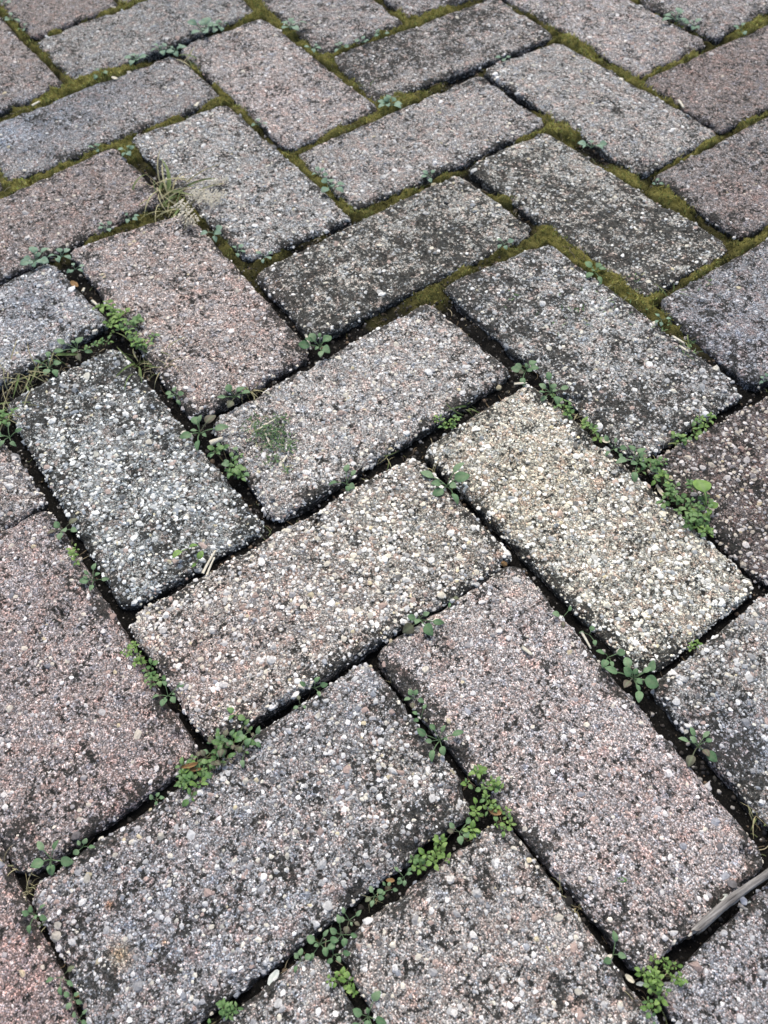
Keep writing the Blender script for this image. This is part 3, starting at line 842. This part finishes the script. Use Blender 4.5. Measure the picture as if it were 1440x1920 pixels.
def grass(px, py, r_px, n, dry, label, seeds=0, spread=None, z=-.004, flat=0.0):
    rn = random.Random(int(px * 5 + py * 3))
    p = ground_point(px, py, 0.0); s = m_per_px(px, py)
    e = obj('grass_tuft', None, None, (p[0], p[1], z), label=label, category='grass', group='grass tufts in the joints')
    for i in range(n):
        me = rn.choice(B_DRY) if rn.random() < dry else rn.choice(B_GREEN)
        L = r_px * s * rn.uniform(.55, 1.25)
        a = (rn.uniform(0, 6.28) if spread is None else rn.gauss(spread[0], spread[1]))
        q = .30 if n > 25 else .16
        obj('blade', me, e, (rn.gauss(0, q) * r_px * s, rn.gauss(0, q) * r_px * s, 0), (rn.uniform(-.9, .9), flat + rn.uniform(-.25, .95), a), (L, L * rn.uniform(.6, 1.2), L))
    for i in range(seeds):
        a = (rn.uniform(-.3, 1.2) if i == 0 else rn.uniform(-.8, .8)) + .4
        L = r_px * s * rn.uniform(.8, 1.0)
        obj('seed_head', SEED, e, (math.cos(a) * L * .55, math.sin(a) * L * .55, .006), (0, -.1, a), (L * 1.0, L * 1.3, L * .8))
    return e

# rosettes: x, y, radius px, leaves, label
for px, py, r, n, lab in [
 (600,650,34,9,'blue green weed below the blackened brick, right of the pinkish beige brick'),
 (440,745,30,6,'blue green seedling under the dry grass at the pinkish beige brick tip'),
 (375,812,40,8,'leafy weed beside a pale straw left of the grass clippings'),
 (330,742,22,5,'tiny weed at the lower left edge of the pinkish beige brick'),
 (650,907,26,5,'small seedling on the upper edge of the raised coarse brick'),
 (838,912,46,7,'weed with big dark leaves in the corner left of the tan brick'),
 (118,995,28,6,'weed right of the pink tinged brick top, uppermost in that joint'),
 (175,1088,26,7,'round leaved rosette on the left joint just above the dry straws'),
 (315,1305,26,7,'rosette at the lower left side of the raised brick'),
 (787,1162,42,8,'five leaved rosette in the long joint below the raised brick'),
 (842,1122,18,3,'two leaved seedling near the right end of the raised brick'),
 (1055,1157,22,3,'sparse seedling in the middle of the tan and pink brick joint'),
 (1105,1190,18,3,'tiny seedling just above the large rosette under the tan brick'),
 (1188,1272,46,11,'largest rosette at the bottom corner of the tan brick'),
 (1140,1232,30,4,'weed with one upright leaf left of the largest rosette'),
 (1308,1400,38,8,'rosette right of the pinkish brick on the right edge joint'),
 (775,1310,20,5,'small weed near the left tip of the pinkish brick, upper one'),
 (790,1345,18,4,'small weed near the left tip of the pinkish brick, lower one'),
 (825,1388,34,8,'leafy rosette on the left side of the pinkish fine grained brick'),
 (590,1290,22,4,'small weed below the raised brick, left of its long joint middle'),
 (563,1322,16,3,'tiny two leaved seedling under the raised brick'),
 (97,1612,36,6,'weed with broad leaves at the left tip of the broad grey brick'),
 (155,1588,20,4,'little weed between the pink tinged brick and the broad grey brick'),
 (292,1500,16,4,'tiny weed midway along the top edge of the broad grey brick'),
 (66,1715,24,6,'dull green seedling left of the broad grey brick, below dry roots'),
 (116,1832,26,4,'four leaved seedling near the bottom left corner'),
 (135,1872,20,4,'small round leaved seedling beside a brown leaf at bottom left'),
 (148,1912,20,4,'seedling cut by the bottom edge at lower left'),
 (600,1770,28,6,'weed at the crossing below the broad grey brick'),
 (640,1752,26,5,'two leaved weed just right of the crossing below the broad grey brick'),
 (655,1725,22,6,'cluster of small leaves under the right end of the broad grey brick'),
 (625,1790,24,4,'weed with pale and green leaves at the top of the bottom joint'),
 (565,1800,22,4,'small weed left of the crossing above the bottom centre brick'),
 (690,1905,34,7,'leafy weed cut by the bottom edge between the bottom bricks'),
 (703,1680,20,5,'tiny weed with curling roots right of the broad grey brick'),
 (730,1668,16,4,'tiny seedling in the joint left of the bright clump pair'),
 (757,1645,20,6,'star shaped seedling below the blackened end of the broad grey brick'),
 (862,1560,26,6,'round leaved weed left of the bright trailing clump'),
 (1150,1790,30,3,'three leaved seedling near the bottom tip of the pinkish brick'),
 (1228,1910,16,2,'single leaf seedling at the bottom edge right of centre'),
 (985,697,30,8,'weed in the joint tip between the tan brick and the light brick'),
 (1032,738,30,8,'weed at the top right corner of the tan brick'),
 (1152,842,22,6,'weed under the dark brick corner right of the tan brick'),
 (1195,868,36,10,'bushy blue green weed where the tan and reddish bricks meet'),
 (1115,510,26,7,'rosette in the mossy joint between the two dark blotched bricks'),
 (145,655,28,7,'blue green weed left of the feathery clump'),
 (92,690,26,6,'weed near the left edge beside a long grass blade'),
 (18,820,26,6,'seedling at the left edge above the dark crossing'),
]:
    rosette(px, py, r, n, lab)
for px, py, r, n, lab in [
 (730,200,30,8,'pale rosette on moss at the tip of the upper pinkish brick'),
 (1108,277,26,5,'pale seedling on the dark joint in the upper right'),
 (400,437,26,4,'pale seedling right of the seeding grass tuft'),
 (445,472,20,4,'pale seedling on moss below the grey upper brick'),
 (497,482,18,4,'pale seedling at the left tip of the blackened brick'),
 (622,352,28,6,'pale weed in the mossy joint right of the grey upper brick'),
 (600,328,18,4,'tiny pale seedling just above another in the mossy joint'),
 (545,55,28,7,'pale weed on bright moss near the top centre'),
 (585,92,18,4,'tiny pale weed beside bright moss at top centre'),
 (680,80,16,4,'tiny pale weed in the dark joint at top centre'),
 (640,92,18,4,'tiny pale weed at the left tip of the dark top brick'),
 (715,66,16,3,'tiny pale weed nearest the top middle joint crossing'),
 (385,62,34,9,'pale leafy weed spreading along the joint near the top left'),
 (412,52,22,6,'pale weed at the right end of the top left leafy patch'),
 (305,97,24,6,'pale weed left of the grassy sprig near the top'),
 (330,97,24,7,'pale weed hugging the grassy sprig near the top'),
 (257,115,26,7,'pale weed in the joint under the upper left grey brick'),
 (188,140,18,4,'tiny pale weed on moss right of a worn brick corner'),
 (22,38,20,4,'tiny pale seedling in the top left mossy joint'),
 (8,10,18,4,'tiny pale seedling in the very top left corner'),
 (45,55,14,3,'tiny pale seedling on bright moss in the top left joint'),
 (182,282,18,4,'tiny pale seedling above the reddish brick at left'),
 (240,285,20,5,'tiny pale seedling left of the dark joint above the grass tuft'),
 (485,234,16,3,'tiny pale seedling in the moss below the upper pinkish brick'),
 (245,410,20,4,'pale seedling below the seeding grass tuft'),
 (200,428,18,4,'tiny pale seedling in the dark joint left of the grass tuft'),
 (115,482,24,6,'pale weed at the top tip of the bluish brick at left'),
 (68,490,32,9,'pale leafy weed along the joint near the left edge'),
 (140,505,18,5,'tiny pale weed right of the bluish brick tip'),
 (1268,40,30,8,'pale weed spreading in the joint at top right'),
 (1300,50,20,5,'pale weed at the right end of the top right patch'),
 (1390,58,18,4,'tiny pale weed on bright moss at the upper right edge'),
 (945,112,16,3,'tiny pale weed in the dark joint of the upper centre'),
 (945,458,20,4,'pale seedling on moss right of the blackened brick'),
 (807,333,20,4,'pale seedling on moss above the blackened brick'),
 (1230,345,14,3,'tiny pale seedling at a mossy crossing on the right'),
 (1240,600,18,4,'tiny pale weed left of the bluish brick at right'),
 (1435,715,16,4,'tiny weed at the right edge below the bluish brick'),
]:
    rosette(px, py, r * .95, n, lab, L_FAR, .0)

# clumps: x, y, length, width, direction, nodes, leaf px, label
clump(210,600,60,36,DIRU,14,14,'feathery bright green clump at the tip of the bluish left brick',L_BRI,5,h=.008)
clump(255,635,70,34,DIRU,14,15,'bushy green weed just below the feathery clump',L_MIDS,5,h=.008,mixed=L_BRI)
clump(188,645,60,16,DIRV,8,9,'low creeping sprigs left of the bushy green weed',L_MIDS,4,h=.003,mixed=L_BRI)
clump(10,785,40,26,DIRV,7,14,'green weed in dry grass at the left edge',L_MIDS,4,h=.006)
clump(145,1043,26,16,DIRU,5,12,'bright star shaped sprig left of the coarse grey brick',L_BRI,4)
clump(430,872,88,36,DIRU,13,17,'dense blue green patch left of the grass clippings',L_MIDS+L_BLUE[:1],4,h=.004)
clump(360,1045,30,20,DIRV,2,26,'sprout with two round leaves beside dry straws on the coarse grey brick',L_BRI,2,h=.004)
clump(255,1228,44,20,DIRU,8,12,'bright lime green tuft left of the raised brick',L_BRI,5,h=.006)
clump(285,1268,40,18,DIRU,6,15,'dark green sprig between the lime tuft and the rosette',L_MIDS,4)
clump(425,1400,120,44,DIRV,20,19,'large leafy patch at the bottom corner of the raised brick',L_MIDS+L_BLUE[:2],4,h=.005,mixed=L_OLD)
clump(370,1445,70,34,DIRV,11,18,'leafy patch with a brown curled leaf below the raised brick',L_MIDS,4,h=.004,mixed=L_BRI)
clump(345,1470,30,22,DIRV,4,16,'small green sprig on the left end of the leafy patch',L_MIDS,4)
clump(1297,1208,26,14,DIRV,4,12,'tiny bright sprig in the joint right of the tan brick',L_BRI,4,h=.003)
clump(903,1478,70,38,DIRU,15,14,'bright green clump left of the pinkish brick, upper part',L_BRI,4,h=.007,mixed=L_MIDS)
clump(935,1530,60,34,DIRU,10,14,'bright green clump left of the pinkish brick, lower part',L_BRI,4,h=.006,mixed=L_MIDS)
clump(890,1540,34,26,DIRV,6,18,'yellow green sprig at the left foot of the bright clump',L_BRI,4,h=.005)
clump(807,1600,66,36,DIRV,11,16,'bright green weed in the joint under the blackened brick end',L_BRI,4,h=.006)
clump(790,1622,34,22,DIRV,4,15,'darker sprig below the bright weed',L_MIDS,4)
clump(645,1845,50,30,DIRU,7,16,'bright green sprig in the bottom joint left of centre',L_BRI,4,h=.005)
clump(430,1895,90,36,DIRV,12,14,'dull green trailing weed at the bottom edge',L_MIDS,4,h=.003)
clump(1238,1825,60,44,DIRV,15,14,'dense bright clump below the pinkish brick bottom tip',L_BRI,5,h=.008)
clump(1222,1868,46,30,DIRV,8,17,'bright round leaved sprig under the dense clump',L_BRI,4,h=.005,mixed=L_MIDS)
clump(845,792,50,30,DIRV,9,12,'green sprig at the left corner of the tan brick',L_BRI,4,h=.006,mixed=L_MIDS)
clump(1055,762,60,26,DIRU,9,13,'green trailing weed on the upper right edge of the tan brick',L_MIDS,4,h=.005,mixed=L_BRI)
clump(1103,808,60,22,DIRU,9,12,'moss like green sprig along the tan brick edge',L_BRI,4,h=.005,mixed=L_MIDS)
clump(1215,880,60,36,DIRV,9,13,'low creeping weed at the left tip of the reddish brick',L_MIDS,4,h=.004)
clump(1295,812,70,22,DIRV,9,13,'long trailing bright weed under the dark brick corner',L_BRI,4,h=.005,mixed=L_MIDS)
clump(1325,790,30,14,DIRV,4,12,'small sprig beside the white round shell',L_BRI,3,h=.004)
clump(1245,912,56,38,DIRU,11,15,'leafy weed on the left side of the reddish brick',L_MIDS,4,h=.005,mixed=L_BRI)
clump(1285,955,90,56,DIRU,26,14,'thick dark green clump between the tan and reddish bricks',L_MIDS,5,h=.009)
clump(1310,990,40,34,DIRU,7,14,'ferny sprig at the lower end of the thick clump',L_MIDS,5,h=.006,mixed=L_BRI)
e = clump(1318,958,30,20,DIRU,2,22,'broad leaved young plant with one big lime leaf over the thick clump',L_BRI,3,h=.009)
s_ = m_per_px(1318, 958)
obj('leaf', L_BIG[0], e, (0, 0, .010), (0, .1, 2.6), (38 * s_, 40 * s_, 34 * s_))

# grass: x, y, radius, blades, dry share, label, seed heads
grass(322,366,78,84,.66,'large grass tuft with pale seed heads in the upper left',4)
grass(330,385,60,12,.3,'short green grass at the foot of the large seeding tuft')
grass(358,110,45,9,.5,'small pale grass sprig on the joint near the top')
grass(690,165,32,8,.7,'thin yellowish grass on bright moss at top centre')
grass(270,665,58,34,.55,'grass tuft with green blades below the bushy weed at left',0)
grass(300,690,50,12,.7,'dry curled grass beside the pinkish beige brick lower left edge')
grass(60,690,62,30,.65,'mixed grass tuft near the left edge below the bluish brick')
grass(8,705,60,34,.8,'pale dry grass tuft at the left edge, upper one')
grass(12,770,60,32,.75,'yellow green grass tuft at the left edge, lower one')
grass(465,722,48,22,.8,'dry grass tuft at the bottom tip of the pinkish beige brick')
grass(450,712,44,3,.0,'few green blades beside the dry grass tuft',0,None)
grass(722,850,36,10,.8,'small dry grass tuft above the raised brick')
grass(870,755,46,8,.5,'wispy green grass at the tan brick left corner')
grass(812,880,34,8,.9,'dry stubble left of the tan brick')
grass(838,908,80,1,.0,'single broad grass blade over the weed left of the tan brick',0,(2.75,.01))
grass(1085,780,46,10,1.0,'dry wiry grass on the upper right edge of the tan brick')
grass(1225,865,38,8,1.0,'dry curled stems in front of the reddish brick')
grass(1262,822,52,8,.4,'arching grass stems under the dark brick corner')
grass(1085,1705,36,14,1.0,'dry tangled roots left of the pinkish brick')
grass(1060,1680,40,7,1.0,'thin dry roots beside a dark clod on the pinkish brick side')
grass(1425,1530,46,11,.6,'grass sprig at the right edge beside the pinkish brick')
grass(52,1668,38,16,1.0,'pale dry root tangle at the left tip of the broad grey brick')
grass(12,1620,56,8,1.0,'long bleached straws at the left edge')
grass(70,1742,40,5,.4,'thin green blade crossing the left joint')
grass(700,1690,30,6,1.0,'curling thin roots right of the broad grey brick')
grass(1205,1880,50,9,1.0,'dry stems at the bottom edge right of centre')
grass(165,1912,50,8,.9,'pale dead stalks in the bottom left corner')
grass(1290,640,40,10,.4,'short grass bits in the mossy joint beside the bluish brick')
grass(1265,545,42,8,.2,'green grass blades on the dark joint at right')
grass(690,900,34,5,.9,'few dry fibres lying along the raised brick top edge')
grass(735,1275,24,6,1.0,'tiny dry tuft at the left tip of the pinkish brick')
grass(370,355,40,8,.9,'pale feathery grass leaning over the grey upper brick',1)

# ---------------------------------------------------------------- loose bits
def line_thing(name, p0, p1, r, label, cat, mat, z=.001, knots=0, group=None, sag=0.0, r1=None):
    a = Vector(ground_point(*p0, z)); b = Vector(ground_point(*p1, z)); rn = random.Random(int(p0[0] + p1[1]))
    s = m_per_px(*p0); k = 12 if r > 4 else 6
    d = b - a; L = d.length; ex = d.normalized(); ey = Vector((-ex.y, ex.x, 0))
    V = []; F = []; segs = 16 if r > 4 else 6
    ring = []
    for i in range(segs + 1):
        t = i / segs
        rr = (r + ((r1 or r * .7) - r) * t) * s * (1 + rn.uniform(-.08, .08))
        off = math.sin(t * 3.3) * L * .012 + sag * math.sin(t * math.pi) * L
        for j in range(k):
            an = 2 * math.pi * j / k
            rj = rr * (1 + .12 * math.sin(j * 2.7) * (1 if r > 4 else 0) + rn.uniform(-.05, .05))
            V.append((t * L, off + math.cos(an) * rj, math.sin(an) * rj * (1 if r > 4 else .5)))
    for i in range(segs):
        for j in range(k):
            p = i * k + j; q = i * k + (j + 1) % k
            F.append((p, q, q + k, p + k))
    # ends
    for c0, x in ((0, -.004 if r > 4 else 0), (segs * k, L)):
        cidx = len(V); V.append((x if x > 0 else 0.0, 0, 0))
        for j in range(0, k, 2):
            F.append((c0 + j, c0 + (j + 1) % k, c0 + (j + 2) % k, cidx))
    o = obj(name, make_mesh(name, V, F, mat, True), None, tuple(a), (0, math.asin(max(-1, min(1, -(b.z - a.z) / L))), math.atan2(ex.y, ex.x)), label=label, category=cat)
    if group: o['group'] = group
    return o
def twig():
    """weathered stick: bent axis, grooved bark, swollen knot, splintered end"""
    a = Vector(ground_point(1308, 1746, .0025)); b = Vector(ground_point(1500, 1594, .005))
    s = m_per_px(1370, 1690); d = b - a; L = d.length; rn = random.Random(8)
    V = []; F = []; segs, k = 44, 18
    groove = [rn.uniform(-.16, .10) for _ in range(k)]
    for i in range(segs + 1):
        t = i / segs
        r = (8.6 - 2.2 * t + 1.8 * math.exp(-((t - .36) / .035) ** 2) + 1.1 * math.exp(-((t - .72) / .03) ** 2)) * s
        r *= 1 + rn.uniform(-.03, .03)
        off = (math.sin(t * 5.1) * .010 + math.sin(t * 2.2 + .5) * .016) * L
        for j in range(k):
            an = 2 * math.pi * j / k + .5 * t
            rj = r * (1 + groove[j] + rn.uniform(-.05, .05))
            x = t * L
            if i == 0: x += rn.uniform(-.045, .03) * L; rj *= .82
            V.append((x, off + math.cos(an) * rj, math.sin(an) * rj * .85))
    for i in range(segs):
        for j in range(k):
            p = i * k + j; q = i * k + (j + 1) % k
            F.append((p, q, q + k, p + k))
    for c0, x in ((0, .02 * L), (segs * k, L)):
        ci = len(V); V.append((x, math.sin(5.1) * .01 * L if x == L else 0, 0))
        for j in range(0, k, 2):
            F.append((c0 + j, c0 + (j + 1) % k, c0 + (j + 2) % k, ci))
    o = obj('twig', make_mesh('twig', V, F, M_TWIG, True), None, tuple(a), (0, -math.asin((b.z - a.z) / L), math.atan2(d.y, d.x)),
            label='weathered grey dead twig lying in the joint at lower right', category='twig')
    V = []; F = []
    tube(V, F, [(0, 0, 0), (3 * s, -5 * s, 1 * s), (4 * s, -11 * s, 2 * s), (8 * s, -15 * s, 2 * s)], 4.5 * s, 1.8 * s, 7)
    obj('side_shoot', make_mesh('side_shoot', V, F, M_TWIG, True), o, (.36 * L, -7 * s, 0))
twig()

for p0, p1, r, lab in [
 ((394,832),(418,822),5.5,'flat pale straw left of the grass clippings'),
 ((380,1075),(404,1032),3.0,'longer of two dry straws standing on the coarse grey brick edge'),
 ((388,1078),(402,1045),2.4,'shorter of two dry straws standing on the coarse grey brick edge'),
 ((573,627),(583,655),2.8,'bent white straw beside the weed below the blackened brick'),
 ((964,720),(988,718),3.0,'short tan straw at the top tip of the tan brick'),
 ((1260,630),(1284,644),3.2,'upper white straw in the mossy joint beside the bluish brick'),
 ((1273,648),(1292,660),3.0,'lower white straw in the mossy joint beside the bluish brick'),
 ((978,1213),(998,1228),4.0,'cream straw on the pinkish fine grained brick'),
 ((1090,1185),(1108,1216),2.6,'slim pale straw in the joint left of the largest rosette'),
 ((497,812),(507,836),2.6,'white straw lying on the grass clippings'),
 ((485,805),(515,786),2.2,'thin straw along the top of the grass clippings'),
 ((530,866),(538,854),3.0,'brown straw at the lower edge of the grass clippings'),
 ((155,546),(158,540),3.0,'white fleck in the dark joint right of the bluish left brick'),
 ((172,563),(182,572),3.0,'pale sliver in the dark joint right of the bluish left brick'),
 ((1272,187),(1282,202),3.2,'pale sliver on moss right of the upper grey brick'),
 ((366,200),(372,192),4.0,'white chip in the moss left of the upper pinkish brick'),
 ((60,198),(74,190),3.0,'pale chip on moss above the bluish upper left brick'),
]:
    line_thing('straw', p0, p1, r, lab, 'straw', M_STRAW, .0018, group='bits of straw')

def pebble(px, py, r_px, label, mat, flat=.7, z=0.0, name='pebble', cat='pebble', seed=0, sub=2, el=1.0, rough=.22, sink=.1):
    import bmesh
    rn = random.Random(seed + int(px)); s = m_per_px(px, py); p = ground_point(px, py, z)
    bm = bmesh.new(); bmesh.ops.create_icosphere(bm, subdivisions=sub, radius=1)
    dirs = [Vector((rn.gauss(0, 1), rn.gauss(0, 1), rn.gauss(0, 1))).normalized() for _ in range(9)]
    cut = [rn.uniform(1 - 1.6 * rough, 1) for _ in range(9)]
    for v in bm.verts:
        c = v.co.copy()
        for d, k in zip(dirs, cut):            # facets: the chip is broken, not a ball
            e_ = c.dot(d)
            if e_ > k: c -= d * (e_ - k)
        c *= 1 + rn.uniform(-.04, .04)
        v.co = Vector((c.x * el, c.y, c.z * flat)) * (r_px * s)
    me = bpy.data.meshes.new(name); bm.to_mesh(me); bm.free(); me.materials.append(mat)
    for pl in me.polygons: pl.use_smooth = name == 'snail_shell'
    return obj(name, me, None, (p[0], p[1], z + flat * r_px * s * sink), (0, 0, rn.uniform(0, 3)), label=label, category=cat)
pebble(1322, 780, 7, 'small white round snail shell under the dark brick corner', M_WHITE, .8, -.001, 'snail_shell', 'shell', 1, rough=.05, sink=.8)
pebble(1394, 1690, 9, 'white pebble beside the dead twig', M_WHITE, .5, -.003, seed=2, el=.8)
pebble(1406, 1695, 6, 'smaller grey pebble right of the white one by the twig', M_PALE, .5, -.003, seed=3, el=.7)
pebble(614, 1697, 10.5, 'large white stone chip on the lower right edge of the broad grey brick', M_CHIP, .45, -.0005, seed=4, el=1.25, rough=.4, sink=.02)
pebble(76, 1588, 6.8, 'white stone chip at the lower end of the pink tinged brick', M_CHIP, .4, 0, seed=5, rough=.4, sink=.02)
pebble(945, 1057, 7, 'orange brown pebble at the right tip of the raised brick', M_BROWN, .7, -.002, seed=6)
pebble(1215, 1157, 6.8, 'yellowish stone chip near the right end of the tan brick', plain_material('yellow_stone', (.32, .28, .17), (.46, .41, .28), 400, .8), .35, 0, seed=7, rough=.4, sink=.02)
pebble(1083, 1858, 8.1, 'cream stone chip on the bottom centre brick beside a black pit', plain_material('cream_stone', (.34, .32, .26), (.54, .51, .43), 400, .8), .35, 0, seed=8, el=1.3, rough=.4, sink=.02)
pebble(1030, 1780, 6.8, 'pale yellow stone chip on the bottom centre brick', bpy.data.materials['yellow_stone'], .3, 0, seed=9, el=1.4, rough=.4, sink=.02)
pebble(522, 1880, 8.1, 'white stone chip at the bottom edge left of the bottom joint', M_CHIP, .3, -.001, seed=10, el=1.3, rough=.4, sink=.02)
pebble(280, 828, 7.4, 'cream stone chip on the coarse grey brick', bpy.data.materials['cream_stone'], .4, 0, seed=11, el=1.3, rough=.4, sink=.02)
pebble(730, 795, 5.0, 'pale round stone chip on the light brick above the tan brick corner', M_CHIP, .4, 0, seed=12, rough=.4, sink=.02)
pebble(935, 727, 6, 'round tan seed in the joint left of the tan brick tip', bpy.data.materials['yellow_stone'], .8, -.002, 'seed', 'seed', 14)
pebble(1063, 1690, 12, 'dark soil clod among dry roots by the pinkish brick', plain_material('soil_clod', (.012, .011, .010), (.03, .027, .024), 300, .95), .7, -.004, 'soil_clod', 'clod', 15)

def flake(px, py, r_px, label, mat, rot, name='dead_leaf', curl=.25, w=.5, z=.001, cat='leaf'):
    s = m_per_px(px, py); p = ground_point(px, py, z); L = 2 * r_px * s
    V = []; F = []; rows = 7
    rn = random.Random(int(px))
    for top in (1, 0):
        for i in range(rows + 1):
            t = i / rows; ww = w * (math.sin(math.pi * (.06 + .88 * t)) ** .7) * (1 + rn.uniform(-.12, .12)) * .5
            for s_ in (-1, -.4, .4, 1):
                V.append(((t - .5) * L, s_ * ww * L, (curl * abs(s_) ** 2 * .3 + curl * (t - .5) ** 2 + .02 * top) * L))
    n0 = (rows + 1) * 4
    for i in range(rows):
        for k in range(3):
            a = i * 4 + k
            F += [(a, a + 4, a + 5, a + 1), (n0 + a, n0 + a + 1, n0 + a + 5, n0 + a + 4)]
        for a, b in ((i * 4, i * 4 + 4), (i * 4 + 7, i * 4 + 3)):
            F.append((a, n0 + a, n0 + b, b))
    return obj(name, make_mesh(name, V, F, mat, True), None, tuple(p), (0, 0, rot), label=label, category=cat)
flake(513, 1833, 15, 'whitish curled dead leaf in the joint below the broad grey brick', M_PALE, 1.9, z=-.004)
flake(357, 1437, 16, 'curled orange brown dead leaf in the leafy patch', M_BROWN, 1.2, curl=.5, w=.3, z=.004)
flake(365, 1444, 14, 'second brown dead leaf under the curled one', M_BROWN, 1.0, curl=.4, w=.25, z=.003)
flake(215, 147, 7, 'pale tan leaf scrap at the worn brick corner at top left', M_STRAW, .4, z=0)
flake(152, 1862, 11, 'orange brown leaf scrap in the bottom left joint', M_BROWN, 1.5, z=-.002)
flake(125, 1875, 9, 'dark brown leaf scrap near the bottom left corner', M_BROWN, .3, z=-.003)
flake(128, 1617, 10, 'yellowish leaf scrap right of the broad leaved weed', M_STRAW, .7, z=-.001, w=.35)
flake(1166, 1650, 9, 'small green leaf lying on the pinkish brick', M_LEAFM, .9, z=.001)
flake(1355, 1683, 10, 'pale folded leaf scrap beside the twig', M_PALE, 1.3, z=-.001, curl=.5)
flake(928, 1522, 12, 'brownish fallen leaf inside the bright green clump', M_BROWN, .6, z=.003, w=.6)
flake(732, 1651, 8, 'orange leaf scrap in the joint above the bottom centre brick', M_BROWN, .9, z=-.002)
flake(1133, 828, 10, 'tan withered leaf in the joint right of the tan brick', M_STRAW, .3, z=-.001, curl=.6)
flake(140, 534, 11, 'brown curled leaf in the dark joint right of the bluish left brick', M_BROWN, .2, z=-.001)
flake(1200, 1845, 8, 'pale bud scrap left of the dense bright clump', M_PALE, 1.0, z=-.003, curl=.5)
flake(1180, 1835, 10, 'tan scrap in the joint near the three leaved seedling', M_STRAW, .2, z=-.004, curl=.4)
flake(1238, 925, 16, 'brown withered scrap below the leafy weed at the reddish brick', M_STRAW, -.2, z=-.003, curl=.5, w=.25)

# grass clippings: a loose heap on one brick and bits scattered on another
def clippings(name, blobs, label, seed):
    rn = np.random.default_rng(seed); V = []; F = []; Cc = []
    for px, py, rx, n, hgt in blobs:
        s = m_per_px(px, py); c = ground_point(px, py)
        for i in range(n):
            d = rn.normal(0, .5, 2) * rx * s
            L = rn.uniform(3.5, 11) * s; w = rn.uniform(.7, 1.5) * s; a = rn.uniform(0, 6.28); ti = rn.normal(0, .35)
            z = .0008 + abs(rn.normal(0, 1)) * hgt * math.exp(-(d @ d) / (rx * s) ** 2)
            ex = np.array([math.cos(a) * math.cos(ti), math.sin(a) * math.cos(ti), math.sin(ti)]); ey = np.array([-math.sin(a), math.cos(a), rn.normal(0, .4)])
            o = len(V); q = np.array([c[0] + d[0], c[1] + d[1], z + abs(ex[2]) * L / 2])
            V += [q - ex * L / 2 - ey * w, q - ex * L / 2 + ey * w, q + ex * L / 2 + ey * w * .7, q + ex * L / 2 - ey * w * .7]
            F.append((o, o + 1, o + 2, o + 3))
            b = rn.uniform(.6, 1.4)
            cc = np.array([(.085, .15, .06), (.13, .20, .085), (.07, .115, .06), (.28, .27, .15)][rn.choice(4, p=[.4, .25, .25, .1])]) * b
            Cc += [cc] * 4
    return obj(name, make_mesh(name, np.array(V), F, M_CLIP, False, {'tint': np.array(Cc)}), None, kind='stuff', label=label, category='clippings')
clippings('grass_clippings', [(505,815,34,190,.0022),(525,838,30,110,.0018),(480,800,26,50,.0012),(535,880,14,18,.0008),(512,862,18,24,.0008),(530,792,20,30,.001)],
          'small heap of cut green grass on the light brick', 21)
clippings('scattered_clippings', [(1150,560,60,26,.0003),(1060,600,50,16,.0003),(1230,600,50,14,.0003),(1180,540,40,12,.0003),(970,560,40,6,.0003),(1290,650,24,26,.0008),(1330,540,40,8,.0003)],
          'tiny green clippings scattered on the dark grey brick', 22)
